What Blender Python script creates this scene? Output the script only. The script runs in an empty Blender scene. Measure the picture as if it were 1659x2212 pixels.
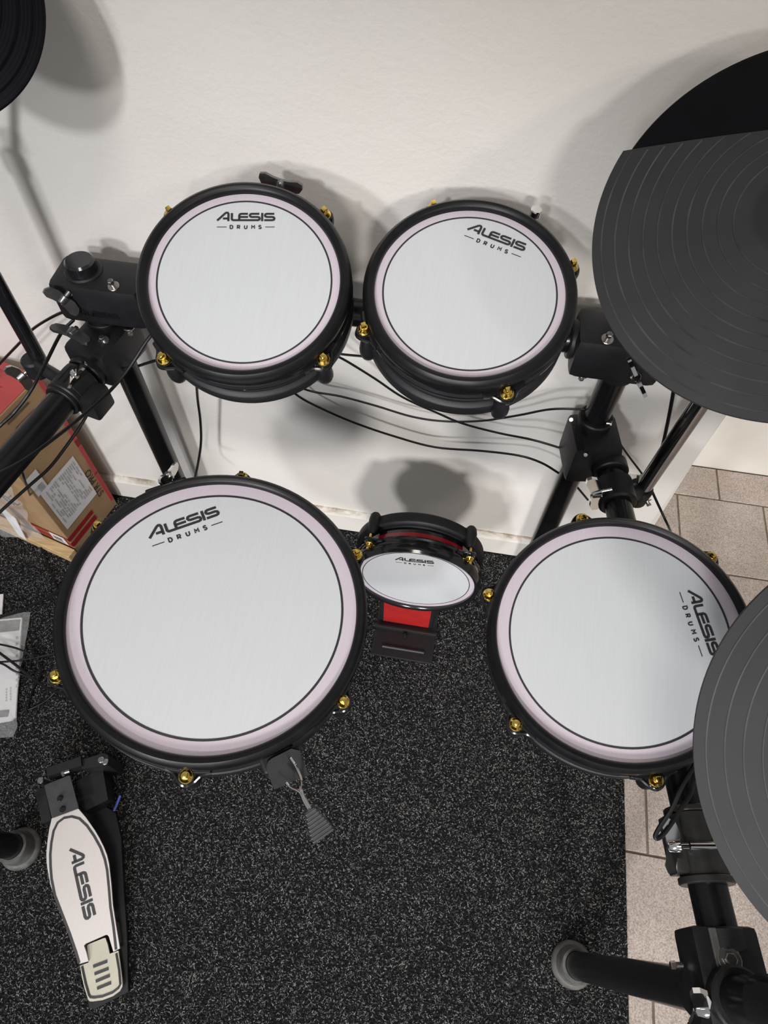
import bpy, bmesh, math, random
import numpy as np
from mathutils import Matrix, Vector

# ------------------------------------------------------------------ camera, world, lights, exposure
SC = bpy.context.scene
COL = SC.collection
CAM_H = 1.35
FPX, CX, CY = 1450.0, 829.5, 1106.0
def _rot(y, p, r):
    f = np.array([math.sin(y)*math.cos(p), math.cos(y)*math.cos(p), -math.sin(p)])
    rt = np.array([math.cos(y), -math.sin(y), 0.0]); up = np.cross(rt, f)
    return np.array([rt*math.cos(r)+up*math.sin(r), -rt*math.sin(r)+up*math.cos(r), f])
RM = _rot(math.radians(-7.9608), math.radians(58.5386), math.radians(1.7321))
cam_d = bpy.data.cameras.new('camera'); cam = bpy.data.objects.new('camera', cam_d); COL.objects.link(cam)
cam_d.sensor_width = 36.0; cam_d.sensor_fit = 'AUTO'; cam_d.lens = 36.0*FPX/2212.0
cam_d.clip_start = 0.02
m = Matrix.Identity(4)
for i in range(3):
    m[i][0] = RM[0][i]; m[i][1] = RM[1][i]; m[i][2] = -RM[2][i]
m[2][3] = CAM_H
cam.matrix_world = m
SC.camera = cam

SC.view_settings.view_transform = 'Standard'
SC.view_settings.look = 'None'
SC.view_settings.gamma = 1.0
SC.view_settings.use_curve_mapping = False
SC.view_settings.exposure = 0.05

world = bpy.data.worlds.new('room_ambient'); SC.world = world; world.use_nodes = True
bg = world.node_tree.nodes['Background']
bg.inputs['Color'].default_value = (0.93, 0.96, 1.0, 1); bg.inputs['Strength'].default_value = 0.25

def lamp(name, loc, target, power, size, color, spot=None):
    d = bpy.data.lights.new(name, 'SPOT' if spot else 'AREA'); o = bpy.data.objects.new(name, d); COL.objects.link(o)
    d.energy = power; d.color = color
    if spot:
        d.spot_size = math.radians(spot[0]); d.spot_blend = spot[1]; d.shadow_soft_size = size
    else:
        d.shape = 'DISK'; d.size = size
    o.location = loc
    o.rotation_euler = (Vector(target)-Vector(loc)).to_track_quat('-Z', 'Y').to_euler()
    return o
# lamps along the shop's ceiling: a soft warm one overhead, one to the right, a cool spot behind, two far down the room; spot cones cut to imitate a shadow over the upper wall
lamp('ceiling_lamp', (-0.20, -0.70, 2.75), (0.0, 0.4, 0.3), 15, 0.60, (1.0, 0.93, 0.85))
lamp('ceiling_lamp', (2.10, -2.00, 2.75), (0.1, 0.6, 0.7), 15, 0.35, (1.0, 0.92, 0.83))
lamp('ceiling_spot', (-0.85, -2.45, 2.65), (-0.47, 0.50, -0.22), 185, 0.12, (0.95, 0.965, 1.0), (37.0, 0.10))
lamp('ceiling_spot', (0.75, -4.60, 2.75), (0.28, 0.50, 0.22), 680, 0.34, (1.0, 0.965, 0.93), (17.0, 0.30))
lamp('ceiling_spot', (-1.60, -5.60, 2.75), (-0.36, 0.50, 0.20), 760, 0.40, (0.98, 0.97, 1.0), (15.2, 0.25))

# ------------------------------------------------------------------ pixel -> point helpers (a measured depth gives each point its place)
def ray(px, py):
    return RM.T @ np.array([(px-CX)/FPX, -(py-CY)/FPX, 1.0])
def pz(px, py, z=0.0):
    d = ray(px, py); t = (CAM_H-z)/-d[2]; return Vector((d[0]*t, d[1]*t, z))
def pY(px, py, Y):
    d = ray(px, py); t = Y/d[1]; return Vector((d[0]*t, Y, CAM_H+d[2]*t))
def pd(px, py, dist):
    d = ray(px, py)*dist; return Vector((d[0], d[1], CAM_H+d[2]))

# ------------------------------------------------------------------ materials
MATS = {}
def new_mat(name):
    mt = bpy.data.materials.new(name); mt.use_nodes = True
    MATS[name] = mt
    return mt, mt.node_tree, mt.node_tree.nodes['Principled BSDF']
def _coords(nt, scale=(1,1,1), space='Object'):
    tc = nt.nodes.new('ShaderNodeTexCoord'); mp = nt.nodes.new('ShaderNodeMapping')
    mp.inputs['Scale'].default_value = scale
    nt.links.new(tc.outputs[space], mp.inputs['Vector']); return mp
def _noise(nt, vec, scale, detail=3, rough=0.5, dist=0.0):
    n = nt.nodes.new('ShaderNodeTexNoise'); n.inputs['Scale'].default_value = scale
    n.inputs['Detail'].default_value = detail; n.inputs['Roughness'].default_value = rough
    n.inputs['Distortion'].default_value = dist
    nt.links.new(vec.outputs[0], n.inputs['Vector']); return n
def _ramp(nt, fac, stops):
    r = nt.nodes.new('ShaderNodeValToRGB')
    els = r.color_ramp.elements
    while len(els) < len(stops): els.new(0.5)
    for e, (p, c) in zip(els, stops):
        e.position = p; e.color = (*c, 1)
    nt.links.new(fac, r.inputs['Fac']); return r
def _bump(nt, b, height, strength, dist=0.001):
    bp = nt.nodes.new('ShaderNodeBump'); bp.inputs['Strength'].default_value = strength
    bp.inputs['Distance'].default_value = dist
    nt.links.new(height, bp.inputs['Height']); nt.links.new(bp.outputs['Normal'], b.inputs['Normal']); return bp
def simple(name, col, rough=0.5, metal=0.0, coat=0.0, var=0.0, nscale=40, bump=0.0, bscale=600, spec=0.5):
    mt, nt, b = new_mat(name)
    b.inputs['Base Color'].default_value = (*col, 1); b.inputs['Roughness'].default_value = rough
    b.inputs['Metallic'].default_value = metal; b.inputs['Coat Weight'].default_value = coat
    b.inputs['Coat Roughness'].default_value = 0.08; b.inputs['Specular IOR Level'].default_value = spec
    if var or bump:
        mp = _coords(nt)
    if var:
        n = _noise(nt, mp, nscale, 4)
        lo = tuple(max(0, c*(1-var)) for c in col); hi = tuple(min(1, c*(1+var)) for c in col)
        r = _ramp(nt, n.outputs['Fac'], [(0.3, lo), (0.7, hi)])
        nt.links.new(r.outputs['Color'], b.inputs['Base Color'])
    if bump:
        n2 = _noise(nt, mp, bscale, 2); _bump(nt, b, n2.outputs['Fac'], bump, 0.0006)
    return mt
simple('black_rubber', (0.0065, 0.0065, 0.0075), 0.36, spec=0.26, var=0.25, nscale=60, bump=0.12, bscale=900)
simple('black_gloss', (0.008, 0.008, 0.009), 0.14, coat=0.4, var=0.2, nscale=30)
simple('collar_sheen', (0.030, 0.029, 0.028), 0.36, 0.3, var=0.25, nscale=60, bump=0.1, bscale=900)  # grey sheen of the lit collar painted into the base colour
simple('black_plastic', (0.009, 0.009, 0.0105), 0.46, var=0.2, nscale=80, bump=0.25, bscale=1100, spec=0.35)
simple('black_tube', (0.005, 0.005, 0.006), 0.26, var=0.3, nscale=25, bump=0.06, bscale=700, spec=0.4)
simple('chrome_dark_reflection', (0.34, 0.33, 0.33), 0.10, 1.0, var=0.1, nscale=30)  # chrome whose reflection of dark surroundings is put into the base colour
simple('black_enamel', (0.010, 0.010, 0.012), 0.16, coat=0.3, var=0.2, nscale=30)
simple('chrome', (0.86, 0.85, 0.83), 0.08, 1.0, var=0.05, nscale=40)
simple('steel', (0.48, 0.46, 0.44), 0.28, 1.0, var=0.15, nscale=90)
simple('gunmetal', (0.18, 0.18, 0.18), 0.30, 0.9, var=0.2, nscale=90)
simple('gold', (0.98, 0.68, 0.16), 0.16, 1.0, var=0.06, nscale=120)
simple('red_shell', (0.30, 0.006, 0.016), 0.18, coat=0.5, var=0.15, nscale=30)
simple('red_sticker', (0.36, 0.014, 0.014), 0.45, var=0.1, nscale=60)
simple('print_black', (0.020, 0.020, 0.022), 0.55, var=0.2, nscale=200)
simple('plate_grey', (0.050, 0.050, 0.053), 0.42, var=0.15, nscale=70, bump=0.15, bscale=1500)
simple('plate_lit', (0.085, 0.084, 0.080), 0.40, var=0.15, nscale=70, bump=0.15, bscale=1500)  # brighter copy of the grey plate: lit stripe put into the colour
simple('plate_dark', (0.010, 0.010, 0.011), 0.45, var=0.2, nscale=70, bump=0.15, bscale=1500)
simple('cable_black', (0.006, 0.006, 0.007), 0.36, spec=0.3, var=0.2, nscale=80)
simple('blue_sleeve', (0.10, 0.14, 0.55), 0.45, var=0.1, nscale=100)
simple('rubber_foot', (0.11, 0.11, 0.10), 0.55, var=0.35, nscale=70, bump=0.3, bscale=300)
simple('white_paper', (0.74, 0.72, 0.72), 0.6, var=0.04, nscale=20)
simple('print_grey', (0.17, 0.16, 0.16), 0.6, var=0.2, nscale=90)
simple('print_mid', (0.42, 0.41, 0.41), 0.6, var=0.2, nscale=90)
simple('cardboard', (0.36, 0.225, 0.115), 0.75, var=0.14, nscale=14, bump=0.15, bscale=180)
simple('cardboard_red', (0.42, 0.055, 0.055), 0.6, var=0.12, nscale=14, bump=0.12, bscale=180)
simple('tape_red', (0.33, 0.012, 0.016), 0.5, var=0.1, nscale=30)
simple('ink_brown', (0.10, 0.065, 0.04), 0.7, var=0.2, nscale=60)
simple('trim_paint', (0.78, 0.75, 0.69), 0.35, var=0.05, nscale=9, bump=0.08, bscale=60)

def m_head():
    mt, nt, b = new_mat('mesh_head')
    tc = nt.nodes.new('ShaderNodeTexCoord')
    ln = nt.nodes.new('ShaderNodeVectorMath'); ln.operation = 'LENGTH'
    nt.links.new(tc.outputs['Object'], ln.inputs[0])
    at = nt.nodes.new('ShaderNodeAttribute'); at.attribute_type = 'OBJECT'; at.attribute_name = 'print_radius'
    dv = nt.nodes.new('ShaderNodeMath'); dv.operation = 'DIVIDE'
    nt.links.new(ln.outputs['Value'], dv.inputs[0]); nt.links.new(at.outputs['Fac'], dv.inputs[1])
    r = _ramp(nt, dv.outputs[0], [(0.0, (0.535, 0.552, 0.565)), (0.995/1.4, (0.535, 0.550, 0.567)), (1.01/1.4, (0.535, 0.475, 0.530)), (1.0, (0.53, 0.44, 0.51))])
    sc = nt.nodes.new('ShaderNodeMath'); sc.operation = 'MULTIPLY'; sc.inputs[1].default_value = 1/1.4
    nt.links.new(dv.outputs[0], sc.inputs[0]); nt.links.new(sc.outputs[0], r.inputs['Fac'])
    mp = nt.nodes.new('ShaderNodeMapping'); mp.inputs['Scale'].default_value = (1, 0.04, 1); mp.inputs['Rotation'].default_value = (0, 0, 0.25)
    nt.links.new(tc.outputs['Object'], mp.inputs['Vector'])
    st = _noise(nt, mp, 420, 4, 0.6)
    sr = _ramp(nt, st.outputs['Fac'], [(0.3, (0.975, 0.975, 0.975)), (0.7, (1.02, 1.02, 1.02))])
    mx = nt.nodes.new('ShaderNodeMix'); mx.data_type = 'RGBA'; mx.blend_type = 'MULTIPLY'; mx.inputs['Factor'].default_value = 1.0
    nt.links.new(r.outputs['Color'], mx.inputs['A']); nt.links.new(sr.outputs['Color'], mx.inputs['B'])
    nt.links.new(mx.outputs['Result'], b.inputs['Base Color'])
    b.inputs['Roughness'].default_value = 0.42; b.inputs['Sheen Weight'].default_value = 0.15
    w1 = nt.nodes.new('ShaderNodeTexWave'); w1.inputs['Scale'].default_value = 260; w1.bands_direction = 'X'
    w2 = nt.nodes.new('ShaderNodeTexWave'); w2.inputs['Scale'].default_value = 260; w2.bands_direction = 'Y'
    nt.links.new(tc.outputs['Object'], w1.inputs['Vector']); nt.links.new(tc.outputs['Object'], w2.inputs['Vector'])
    ad = nt.nodes.new('ShaderNodeMath'); ad.operation = 'ADD'
    nt.links.new(w1.outputs['Fac'], ad.inputs[0]); nt.links.new(w2.outputs['Fac'], ad.inputs[1])
    _bump(nt, b, ad.outputs[0], 0.12, 0.0004)
m_head()

def m_wall():
    mt, nt, b = new_mat('plaster')
    mp = _coords(nt, space='Generated'); mp2 = _coords(nt)
    n = _noise(nt, mp2, 2.2, 5, 0.6)
    r = _ramp(nt, n.outputs['Fac'], [(0.25, (0.70, 0.665, 0.615)), (0.75, (0.76, 0.735, 0.70))])
    nt.links.new(r.outputs['Color'], b.inputs['Base Color']); b.inputs['Roughness'].default_value = 0.55
    a = _noise(nt, mp2, 170, 4, 0.6); c = _noise(nt, mp2, 26, 3, 0.5)
    v = nt.nodes.new('ShaderNodeMath'); v.operation = 'MULTIPLY_ADD'; v.inputs[1].default_value = 0.9
    nt.links.new(a.outputs['Fac'], v.inputs[0]); nt.links.new(c.outputs['Fac'], v.inputs[2])
    _bump(nt, b, v.outputs[0], 0.24, 0.0035)
m_wall()
def m_base():
    mt, nt, b = new_mat('baseboard_paint')
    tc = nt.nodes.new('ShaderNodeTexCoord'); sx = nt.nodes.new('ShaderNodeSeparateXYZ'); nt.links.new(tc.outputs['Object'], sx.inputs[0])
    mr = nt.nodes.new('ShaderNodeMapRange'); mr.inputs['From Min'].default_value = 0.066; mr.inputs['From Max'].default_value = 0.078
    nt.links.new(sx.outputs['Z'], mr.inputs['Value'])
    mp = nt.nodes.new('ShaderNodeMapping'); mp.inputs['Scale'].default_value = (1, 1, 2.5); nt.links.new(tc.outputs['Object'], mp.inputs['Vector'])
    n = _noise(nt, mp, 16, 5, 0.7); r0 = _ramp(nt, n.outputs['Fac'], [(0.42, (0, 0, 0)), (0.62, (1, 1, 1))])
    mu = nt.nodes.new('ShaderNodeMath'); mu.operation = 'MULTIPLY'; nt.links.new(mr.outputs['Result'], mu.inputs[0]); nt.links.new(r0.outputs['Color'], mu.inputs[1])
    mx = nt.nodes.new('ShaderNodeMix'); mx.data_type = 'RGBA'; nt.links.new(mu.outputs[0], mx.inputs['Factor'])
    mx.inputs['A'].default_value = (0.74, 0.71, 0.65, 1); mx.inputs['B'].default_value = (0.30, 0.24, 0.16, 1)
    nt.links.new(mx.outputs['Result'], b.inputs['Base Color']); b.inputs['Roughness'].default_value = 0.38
m_base()
def m_tile():
    mt, nt, b = new_mat('stone_tile')
    mp = _coords(nt)
    oi = nt.nodes.new('ShaderNodeObjectInfo')
    n = _noise(nt, mp, 420, 3, 0.7); n2 = _noise(nt, mp, 12, 3, 0.5)
    r = _ramp(nt, n.outputs['Fac'], [(0.34, (0.28, 0.225, 0.19)), (0.5, (0.48, 0.405, 0.36)), (0.66, (0.63, 0.55, 0.495))])
    r2 = _ramp(nt, n2.outputs['Fac'], [(0.3, (0.90, 0.90, 0.90)), (0.7, (1.08, 1.07, 1.06))])
    mx = nt.nodes.new('ShaderNodeMix'); mx.data_type = 'RGBA'; mx.blend_type = 'MULTIPLY'; mx.inputs['Factor'].default_value = 1
    nt.links.new(r.outputs['Color'], mx.inputs['A']); nt.links.new(r2.outputs['Color'], mx.inputs['B'])
    hs = nt.nodes.new('ShaderNodeHueSaturation')
    mr = nt.nodes.new('ShaderNodeMapRange'); mr.inputs['To Min'].default_value = 0.93; mr.inputs['To Max'].default_value = 1.06
    nt.links.new(oi.outputs['Random'], mr.inputs['Value']); nt.links.new(mr.outputs['Result'], hs.inputs['Value'])
    nt.links.new(mx.outputs['Result'], hs.inputs['Color']); nt.links.new(hs.outputs['Color'], b.inputs['Base Color'])
    b.inputs['Roughness'].default_value = 0.5; _bump(nt, b, n.outputs['Fac'], 0.1, 0.0005)
m_tile()
simple('grout', (0.20, 0.155, 0.115), 0.9, var=0.25, nscale=60, bump=0.3, bscale=300)
def m_carpet():
    mt, nt, b = new_mat('carpet_base')
    mp = _coords(nt)
    n = _noise(nt, mp, 260, 4, 0.75, 0.6)
    n2 = _noise(nt, mp, 9, 2)
    r = _ramp(nt, n.outputs['Fac'], [(0.40, (0.006, 0.006, 0.007)), (0.56, (0.018, 0.018, 0.018)), (0.70, (0.06, 0.059, 0.057)), (0.80, (0.11, 0.108, 0.105))])
    nt.links.new(r.outputs['Color'], b.inputs['Base Color'])
    b.inputs['Roughness'].default_value = 0.95; b.inputs['Specular IOR Level'].default_value = 0.1
    _bump(nt, b, n.outputs['Fac'], 0.9, 0.003)
    mt, nt, b = new_mat('carpet_fibre')
    at = nt.nodes.new('ShaderNodeAttribute'); at.attribute_name = 'tone'
    r = _ramp(nt, at.outputs['Fac'], [(0.0, (0.005, 0.005, 0.006)), (0.36, (0.014, 0.014, 0.015)), (0.66, (0.085, 0.083, 0.080)), (1.0, (0.30, 0.295, 0.285))])
    nt.links.new(r.outputs['Color'], b.inputs['Base Color']); b.inputs['Roughness'].default_value = 0.8
    b.inputs['Specular IOR Level'].default_value = 0.2
m_carpet()
def m_cymbal():
    mt, nt, b = new_mat('cymbal_pad')
    mp = _coords(nt); n = _noise(nt, mp, 1400, 2, 0.7); n2 = _noise(nt, mp, 18, 3)
    r = _ramp(nt, n2.outputs['Fac'], [(0.3, (0.026, 0.026, 0.028)), (0.7, (0.032, 0.032, 0.034))])
    nt.links.new(r.outputs['Color'], b.inputs['Base Color']); b.inputs['Roughness'].default_value = 0.6; b.inputs['Specular IOR Level'].default_value = 0.22
    _bump(nt, b, n.outputs['Fac'], 0.25, 0.0004)
    simple('cymbal_plastic', (0.0022, 0.0022, 0.0038), 0.5, var=0.2, nscale=40, spec=0.10)
    simple('cymbal_ridge_highlight', (0.066, 0.065, 0.063), 0.6, var=0.3, nscale=14, spec=0.25)  # highlight on the raised rings, painted as a lighter base colour
    simple('cymbal_ridge_highlight_faint', (0.046, 0.046, 0.047), 0.6, var=0.45, nscale=26, spec=0.25)  # fainter, patchy painted highlight for the two-tone cymbal's rings
m_cymbal()
def m_alu():
    mt, nt, b = new_mat('brushed_aluminium')
    mp = _coords(nt, (1, 1, 1)); mp.inputs['Scale'].default_value = (400, 6, 6)
    n = _noise(nt, mp, 3, 3)
    r = _ramp(nt, n.outputs['Fac'], [(0.3, (0.50, 0.46, 0.44)), (0.7, (0.54, 0.50, 0.48))])
    nt.links.new(r.outputs['Color'], b.inputs['Base Color']); b.inputs['Metallic'].default_value = 0.35
    b.inputs['Roughness'].default_value = 0.42
    simple('heel_alloy', (0.62, 0.59, 0.48), 0.45, 0.3, var=0.05, nscale=60)
    mt, nt, b = new_mat('pale_wood')
    mp = _coords(nt); mp.inputs['Scale'].default_value = (3, 60, 60)
    n = _noise(nt, mp, 3, 4, 0.6, 0.8)
    r = _ramp(nt, n.outputs['Fac'], [(0.3, (0.50, 0.33, 0.15)), (0.7, (0.68, 0.50, 0.27))])
    nt.links.new(r.outputs['Color'], b.inputs['Base Color']); b.inputs['Roughness'].default_value = 0.5
m_alu()
def m_clear():
    mt, nt, b = new_mat('clear_plastic')
    b.inputs['Base Color'].default_value = (0.93, 0.94, 0.94, 1); b.inputs['Roughness'].default_value = 0.12
    b.inputs['Alpha'].default_value = 0.20
    mp = _coords(nt); n = _noise(nt, mp, 38, 3, 0.6, 1.0); _bump(nt, b, n.outputs['Fac'], 0.8, 0.004)
m_clear()

# ------------------------------------------------------------------ mesh helpers
class MB:
    """collects vertices and faces of one part"""
    def __init__(s): s.v = []; s.f = []; s.sm = []
    def add(s, vs, fs, smooth=True):
        o = len(s.v); s.v += [tuple(x) for x in vs]
        s.f += [tuple(i+o for i in f) for f in fs]; s.sm += [smooth]*len(fs); return s
    def lathe(s, prof, n=64, mat=None, closed=False, smooth=True, a0=0, a1=2*math.pi):
        full = abs(a1-a0-2*math.pi) < 1e-6
        k = len(prof); vs = []; fs = []
        na = n if full else n+1
        for i in range(na):
            a = a0+(a1-a0)*i/n; c, sn = math.cos(a), math.sin(a)
            for r, z in prof: vs.append((r*c, r*sn, z))
        for i in range(n):
            j = (i+1) % na
            for q in range(k if closed else k-1):
                q2 = (q+1) % k
                fs.append((i*k+q, j*k+q, j*k+q2, i*k+q2))
        if mat is not None: vs = [tuple(mat @ Vector(x)) for x in vs]
        return s.add(vs, fs, smooth)
    def cyl(s, p0, p1, r0, r1=None, n=20, cap=True, bev=0.0):
        p0, p1 = Vector(p0), Vector(p1); r1 = r0 if r1 is None else r1
        d = p1-p0; L = d.length
        mt = Matrix.Translation(p0) @ d.to_track_quat('Z', 'Y').to_matrix().to_4x4()
        pr = []
        if cap: pr += [(0, 0)]
        if bev: pr += [(r0-bev, 0), (r0, bev), (r1, L-bev), (r1-bev, L)]
        else: pr += [(r0, 0), (r0, 0), (r1, L), (r1, L)] if False else [(r0, 0), (r1, L)]
        if cap: pr += [(0, L)]
        k = len(pr); vs = []; fs = []
        for i in range(n):
            a = 2*math.pi*i/n
            for r, z in pr: vs.append(mt @ Vector((r*math.cos(a), r*math.sin(a), z)))
        for i in range(n):
            j = (i+1) % n
            for q in range(k-1):
                if pr[q][0] == 0: fs.append((i*k, j*k+1, i*k+1))
                elif pr[q+1][0] == 0: fs.append((i*k+q, j*k+q, i*k+q+1))
                else: fs.append((i*k+q, j*k+q, j*k+q+1, i*k+q+1))
        return s.add(vs, fs, True)
    def box(s, c, ax, dims, bev=0.003):
        """rounded-edge block: centre, three axes, full sizes"""
        ax = [Vector(a).normalized() for a in ax]; hx, hy, hz = [d/2 for d in dims]; c = Vector(c)
        b = min(bev, hx*0.9, hy*0.9, hz*0.9)
        bm = bmesh.new(); bmesh.ops.create_cube(bm, size=1.0)
        for v in bm.verts: v.co = Vector((v.co.x*2*hx, v.co.y*2*hy, v.co.z*2*hz))
        if b > 0: bmesh.ops.bevel(bm, geom=bm.edges[:], offset=b, segments=2, affect='EDGES', profile=0.6)
        bm.verts.index_update()
        vs = [c+ax[0]*v.co.x+ax[1]*v.co.y+ax[2]*v.co.z for v in bm.verts]
        fs = [tuple(v.index for v in f.verts) for f in bm.faces]; bm.free()
        return s.add(vs, fs, False)
    def tube(s, pts, r, n=8, smooth_steps=6, cap=True):
        P = catmull(pts, smooth_steps) if smooth_steps > 1 and len(pts) > 2 else [Vector(p) for p in pts]
        t = (P[1]-P[0]).normalized(); nn = t.orthogonal().normalized(); vs = []; fs = []
        for i, p in enumerate(P):
            tt = (P[min(i+1, len(P)-1)]-P[max(i-1, 0)]).normalized()
            nn = (nn-tt*nn.dot(tt)).normalized(); bb = tt.cross(nn)
            rr = r[min(i*len(r)//len(P), len(r)-1)] if isinstance(r, (list, tuple)) else r
            for k in range(n):
                a = 2*math.pi*k/n; vs.append(p+nn*rr*math.cos(a)+bb*rr*math.sin(a))
        for i in range(len(P)-1):
            for k in range(n):
                k2 = (k+1) % n; fs.append((i*n+k, i*n+k2, (i+1)*n+k2, (i+1)*n+k))
        if cap: fs.append(tuple(range(n-1, -1, -1))); fs.append(tuple((len(P)-1)*n+k for k in range(n)))
        return s.add(vs, fs, True)
    def prism(s, poly, mat, h, smooth=False):
        """outline in the xy plane of mat, raised from z=0 to z=h"""
        n = len(poly)
        vs = [mat @ Vector((x, y, 0)) for x, y in poly]+[mat @ Vector((x, y, h)) for x, y in poly]
        fs = [tuple(range(n-1, -1, -1)), tuple(range(n, 2*n))]
        fs += [(i, (i+1) % n, n+(i+1) % n, n+i) for i in range(n)]
        return s.add(vs, fs, smooth)
    def build(s, name, mat, parent=None, sharp=True, props=None):
        me = bpy.data.meshes.new(name); me.from_pydata([tuple(v) for v in s.v], [], s.f)
        bm = bmesh.new(); bm.from_mesh(me); bmesh.ops.recalc_face_normals(bm, faces=bm.faces[:]); bm.to_mesh(me); bm.free()
        me.polygons.foreach_set('use_smooth', s.sm)
        if sharp and any(s.sm): me.set_sharp_from_angle(angle=math.radians(38))
        me.materials.append(MATS[mat]); me.update()
        o = bpy.data.objects.new(name, me); COL.objects.link(o)
        if parent is not None: o.parent = parent
        for k, v in (props or {}).items(): o[k] = v
        return o

def catmull(pts, st):
    P = [Vector(p) for p in pts]; P = [P[0]*2-P[1]]+P+[P[-1]*2-P[-2]]; out = []
    for i in range(1, len(P)-2):
        a, b, c, d = P[i-1], P[i], P[i+1], P[i+2]
        for k in range(st):
            t = k/st
            out.append(0.5*((2*b)+(c-a)*t+(2*a-5*b+4*c-d)*t*t+(3*b-a-3*c+d)*t**3))
    out.append(P[-2]); return out

def thing(name, label, cat, loc=(0, 0, 0), mat=None, group=None):
    o = bpy.data.objects.new(name, None); COL.objects.link(o); o.empty_display_size = 0.05
    if mat is not None: o.matrix_world = mat
    else: o.location = loc
    o['label'] = label; o['category'] = cat
    if group: o['group'] = group
    o['_inv'] = 0; del o['_inv']
    return o
def tag(o, label, cat, group=None):
    o['label'] = label; o['category'] = cat
    if group: o['group'] = group
    return o
class Off:
    """part builder for a thing standing at an unrotated base point: geometry given in world points"""
    def __init__(s, root): s.root = root; s.o = Vector(root.location)
    def __call__(s, name, mb, mat, parent=None, props=None):
        mb.v = [tuple(Vector(v)-s.o) for v in mb.v]
        return mb.build(name, mat, parent or s.root, props=props)
def struct(name, mb, mat):
    o = mb.build(name, mat); o['kind'] = 'structure'; return o

def ribbon(mb, pl, w, mat, h=0.0, closed=False):
    """flat stroke along a 2D polyline with mitred joints"""
    n = len(pl); L = []; R = []
    for i in range(n):
        p = Vector(pl[i])
        a = Vector(pl[i-1]) if (i > 0 or closed) else None
        b = Vector(pl[(i+1) % n]) if (i < n-1 or closed) else None
        d1 = (p-a).normalized() if a is not None else (b-p).normalized()
        d2 = (b-p).normalized() if b is not None else d1
        n1 = Vector((-d1.y, d1.x)); n2 = Vector((-d2.y, d2.x)); mm = (n1+n2)
        mm = mm.normalized() if mm.length > 1e-6 else n1
        k = min(1.6, 1/max(0.3, mm.dot(n1)))
        L.append(p+mm*w/2*k); R.append(p-mm*w/2*k)
    vs = [mat @ Vector((q.x, q.y, h)) for q in L]+[mat @ Vector((q.x, q.y, h)) for q in R]
    fs = [(i, (i+1) % n, n+(i+1) % n, n+i) for i in range(n if closed else n-1)]
    mb.add(vs, fs, False)

# lettering of the maker's mark, drawn as strokes (unit cap height)
def mark_strokes():
    A = [[(0.06, 0.08), (0.95, 0.98), (1.10, 1.06), (1.24, 1.02), (1.31, 0.88), (1.31, 0.0)], [(0.70, 0.33), (1.31, 0.33)]]
    LS = [[(1.69, 1.0), (1.69, 0.28), (1.75, 0.17), (1.86, 0.125), (4.60, 0.125), (4.76, 0.18), (4.82, 0.32), (4.76, 0.46), (4.60, 0.52), (3.92, 0.52), (3.76, 0.58), (3.70, 0.72), (3.77, 0.86), (3.92, 0.91), (4.76, 0.91)]]
    E = [[(3.48, 0.91), (2.75, 0.91), (2.60, 0.86), (2.52, 0.72), (2.52, 0.125)], [(2.52, 0.52), (3.50, 0.52)]]
    I = [[(5.09, 0.0), (5.09, 1.02)]]
    S2 = [[(5.32, 0.125), (6.24, 0.125), (6.40, 0.18), (6.46, 0.32), (6.40, 0.46), (6.24, 0.52), (5.62, 0.52), (5.46, 0.58), (5.40, 0.72), (5.47, 0.86), (5.62, 0.91), (6.44, 0.91)]]
    return A+LS+E+I+S2      # spans 0..6.5
def drums_strokes():
    D = [[(0, 0), (0, 1), (0.45, 1), (0.7, 0.75), (0.7, 0.25), (0.45, 0), (0, 0)]]
    Rr = [[(0, 0), (0, 1), (0.5, 1), (0.65, 0.85), (0.65, 0.62), (0.5, 0.48), (0, 0.48)], [(0.3, 0.48), (0.68, 0)]]
    U = [[(0, 1), (0, 0.25), (0.2, 0), (0.5, 0), (0.7, 0.25), (0.7, 1)]]
    M = [[(0, 0), (0, 1), (0.4, 0.45), (0.8, 1), (0.8, 0)]]
    S = [[(0.62, 0.85), (0.45, 1), (0.18, 1), (0.03, 0.85), (0.05, 0.62), (0.6, 0.4), (0.65, 0.15), (0.48, 0), (0.18, 0), (0, 0.15)]]
    return [D, Rr, U, M, S]
def draw_mark(mb, mat, width, with_drums=True, h=0.0):
    """mark centred on x, baseline on y=0"""
    k = width/6.5
    for st in mark_strokes():
        ribbon(mb, [((x-3.25)*k, y*k) for x, y in st], 0.25*k, mat, h)
    if with_drums:
        hh = 0.40*k; y0 = -0.92*k
        for i, g in enumerate(drums_strokes()):
            x0 = (-1.72+i*0.80)*k
            for st in g: ribbon(mb, [(x0+x*hh, y0+y*hh) for x, y in st], 0.12*k, mat, h)
        for a, b in ((-3.2, -2.12), (2.2, 3.25)):
            ribbon(mb, [(a*k, y0+0.2*k), (b*k, y0+0.2*k)], 0.085*k, mat, h)

# ------------------------------------------------------------------ the room
WY = 0.763
B = MB(); B.box((-1.1835, WY+0.06, 1.4), ((1,0,0),(0,1,0),(0,0,1)), (3.233, 0.12, 2.8), 0.002); wall = struct('wall_back', B, 'plaster')
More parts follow.
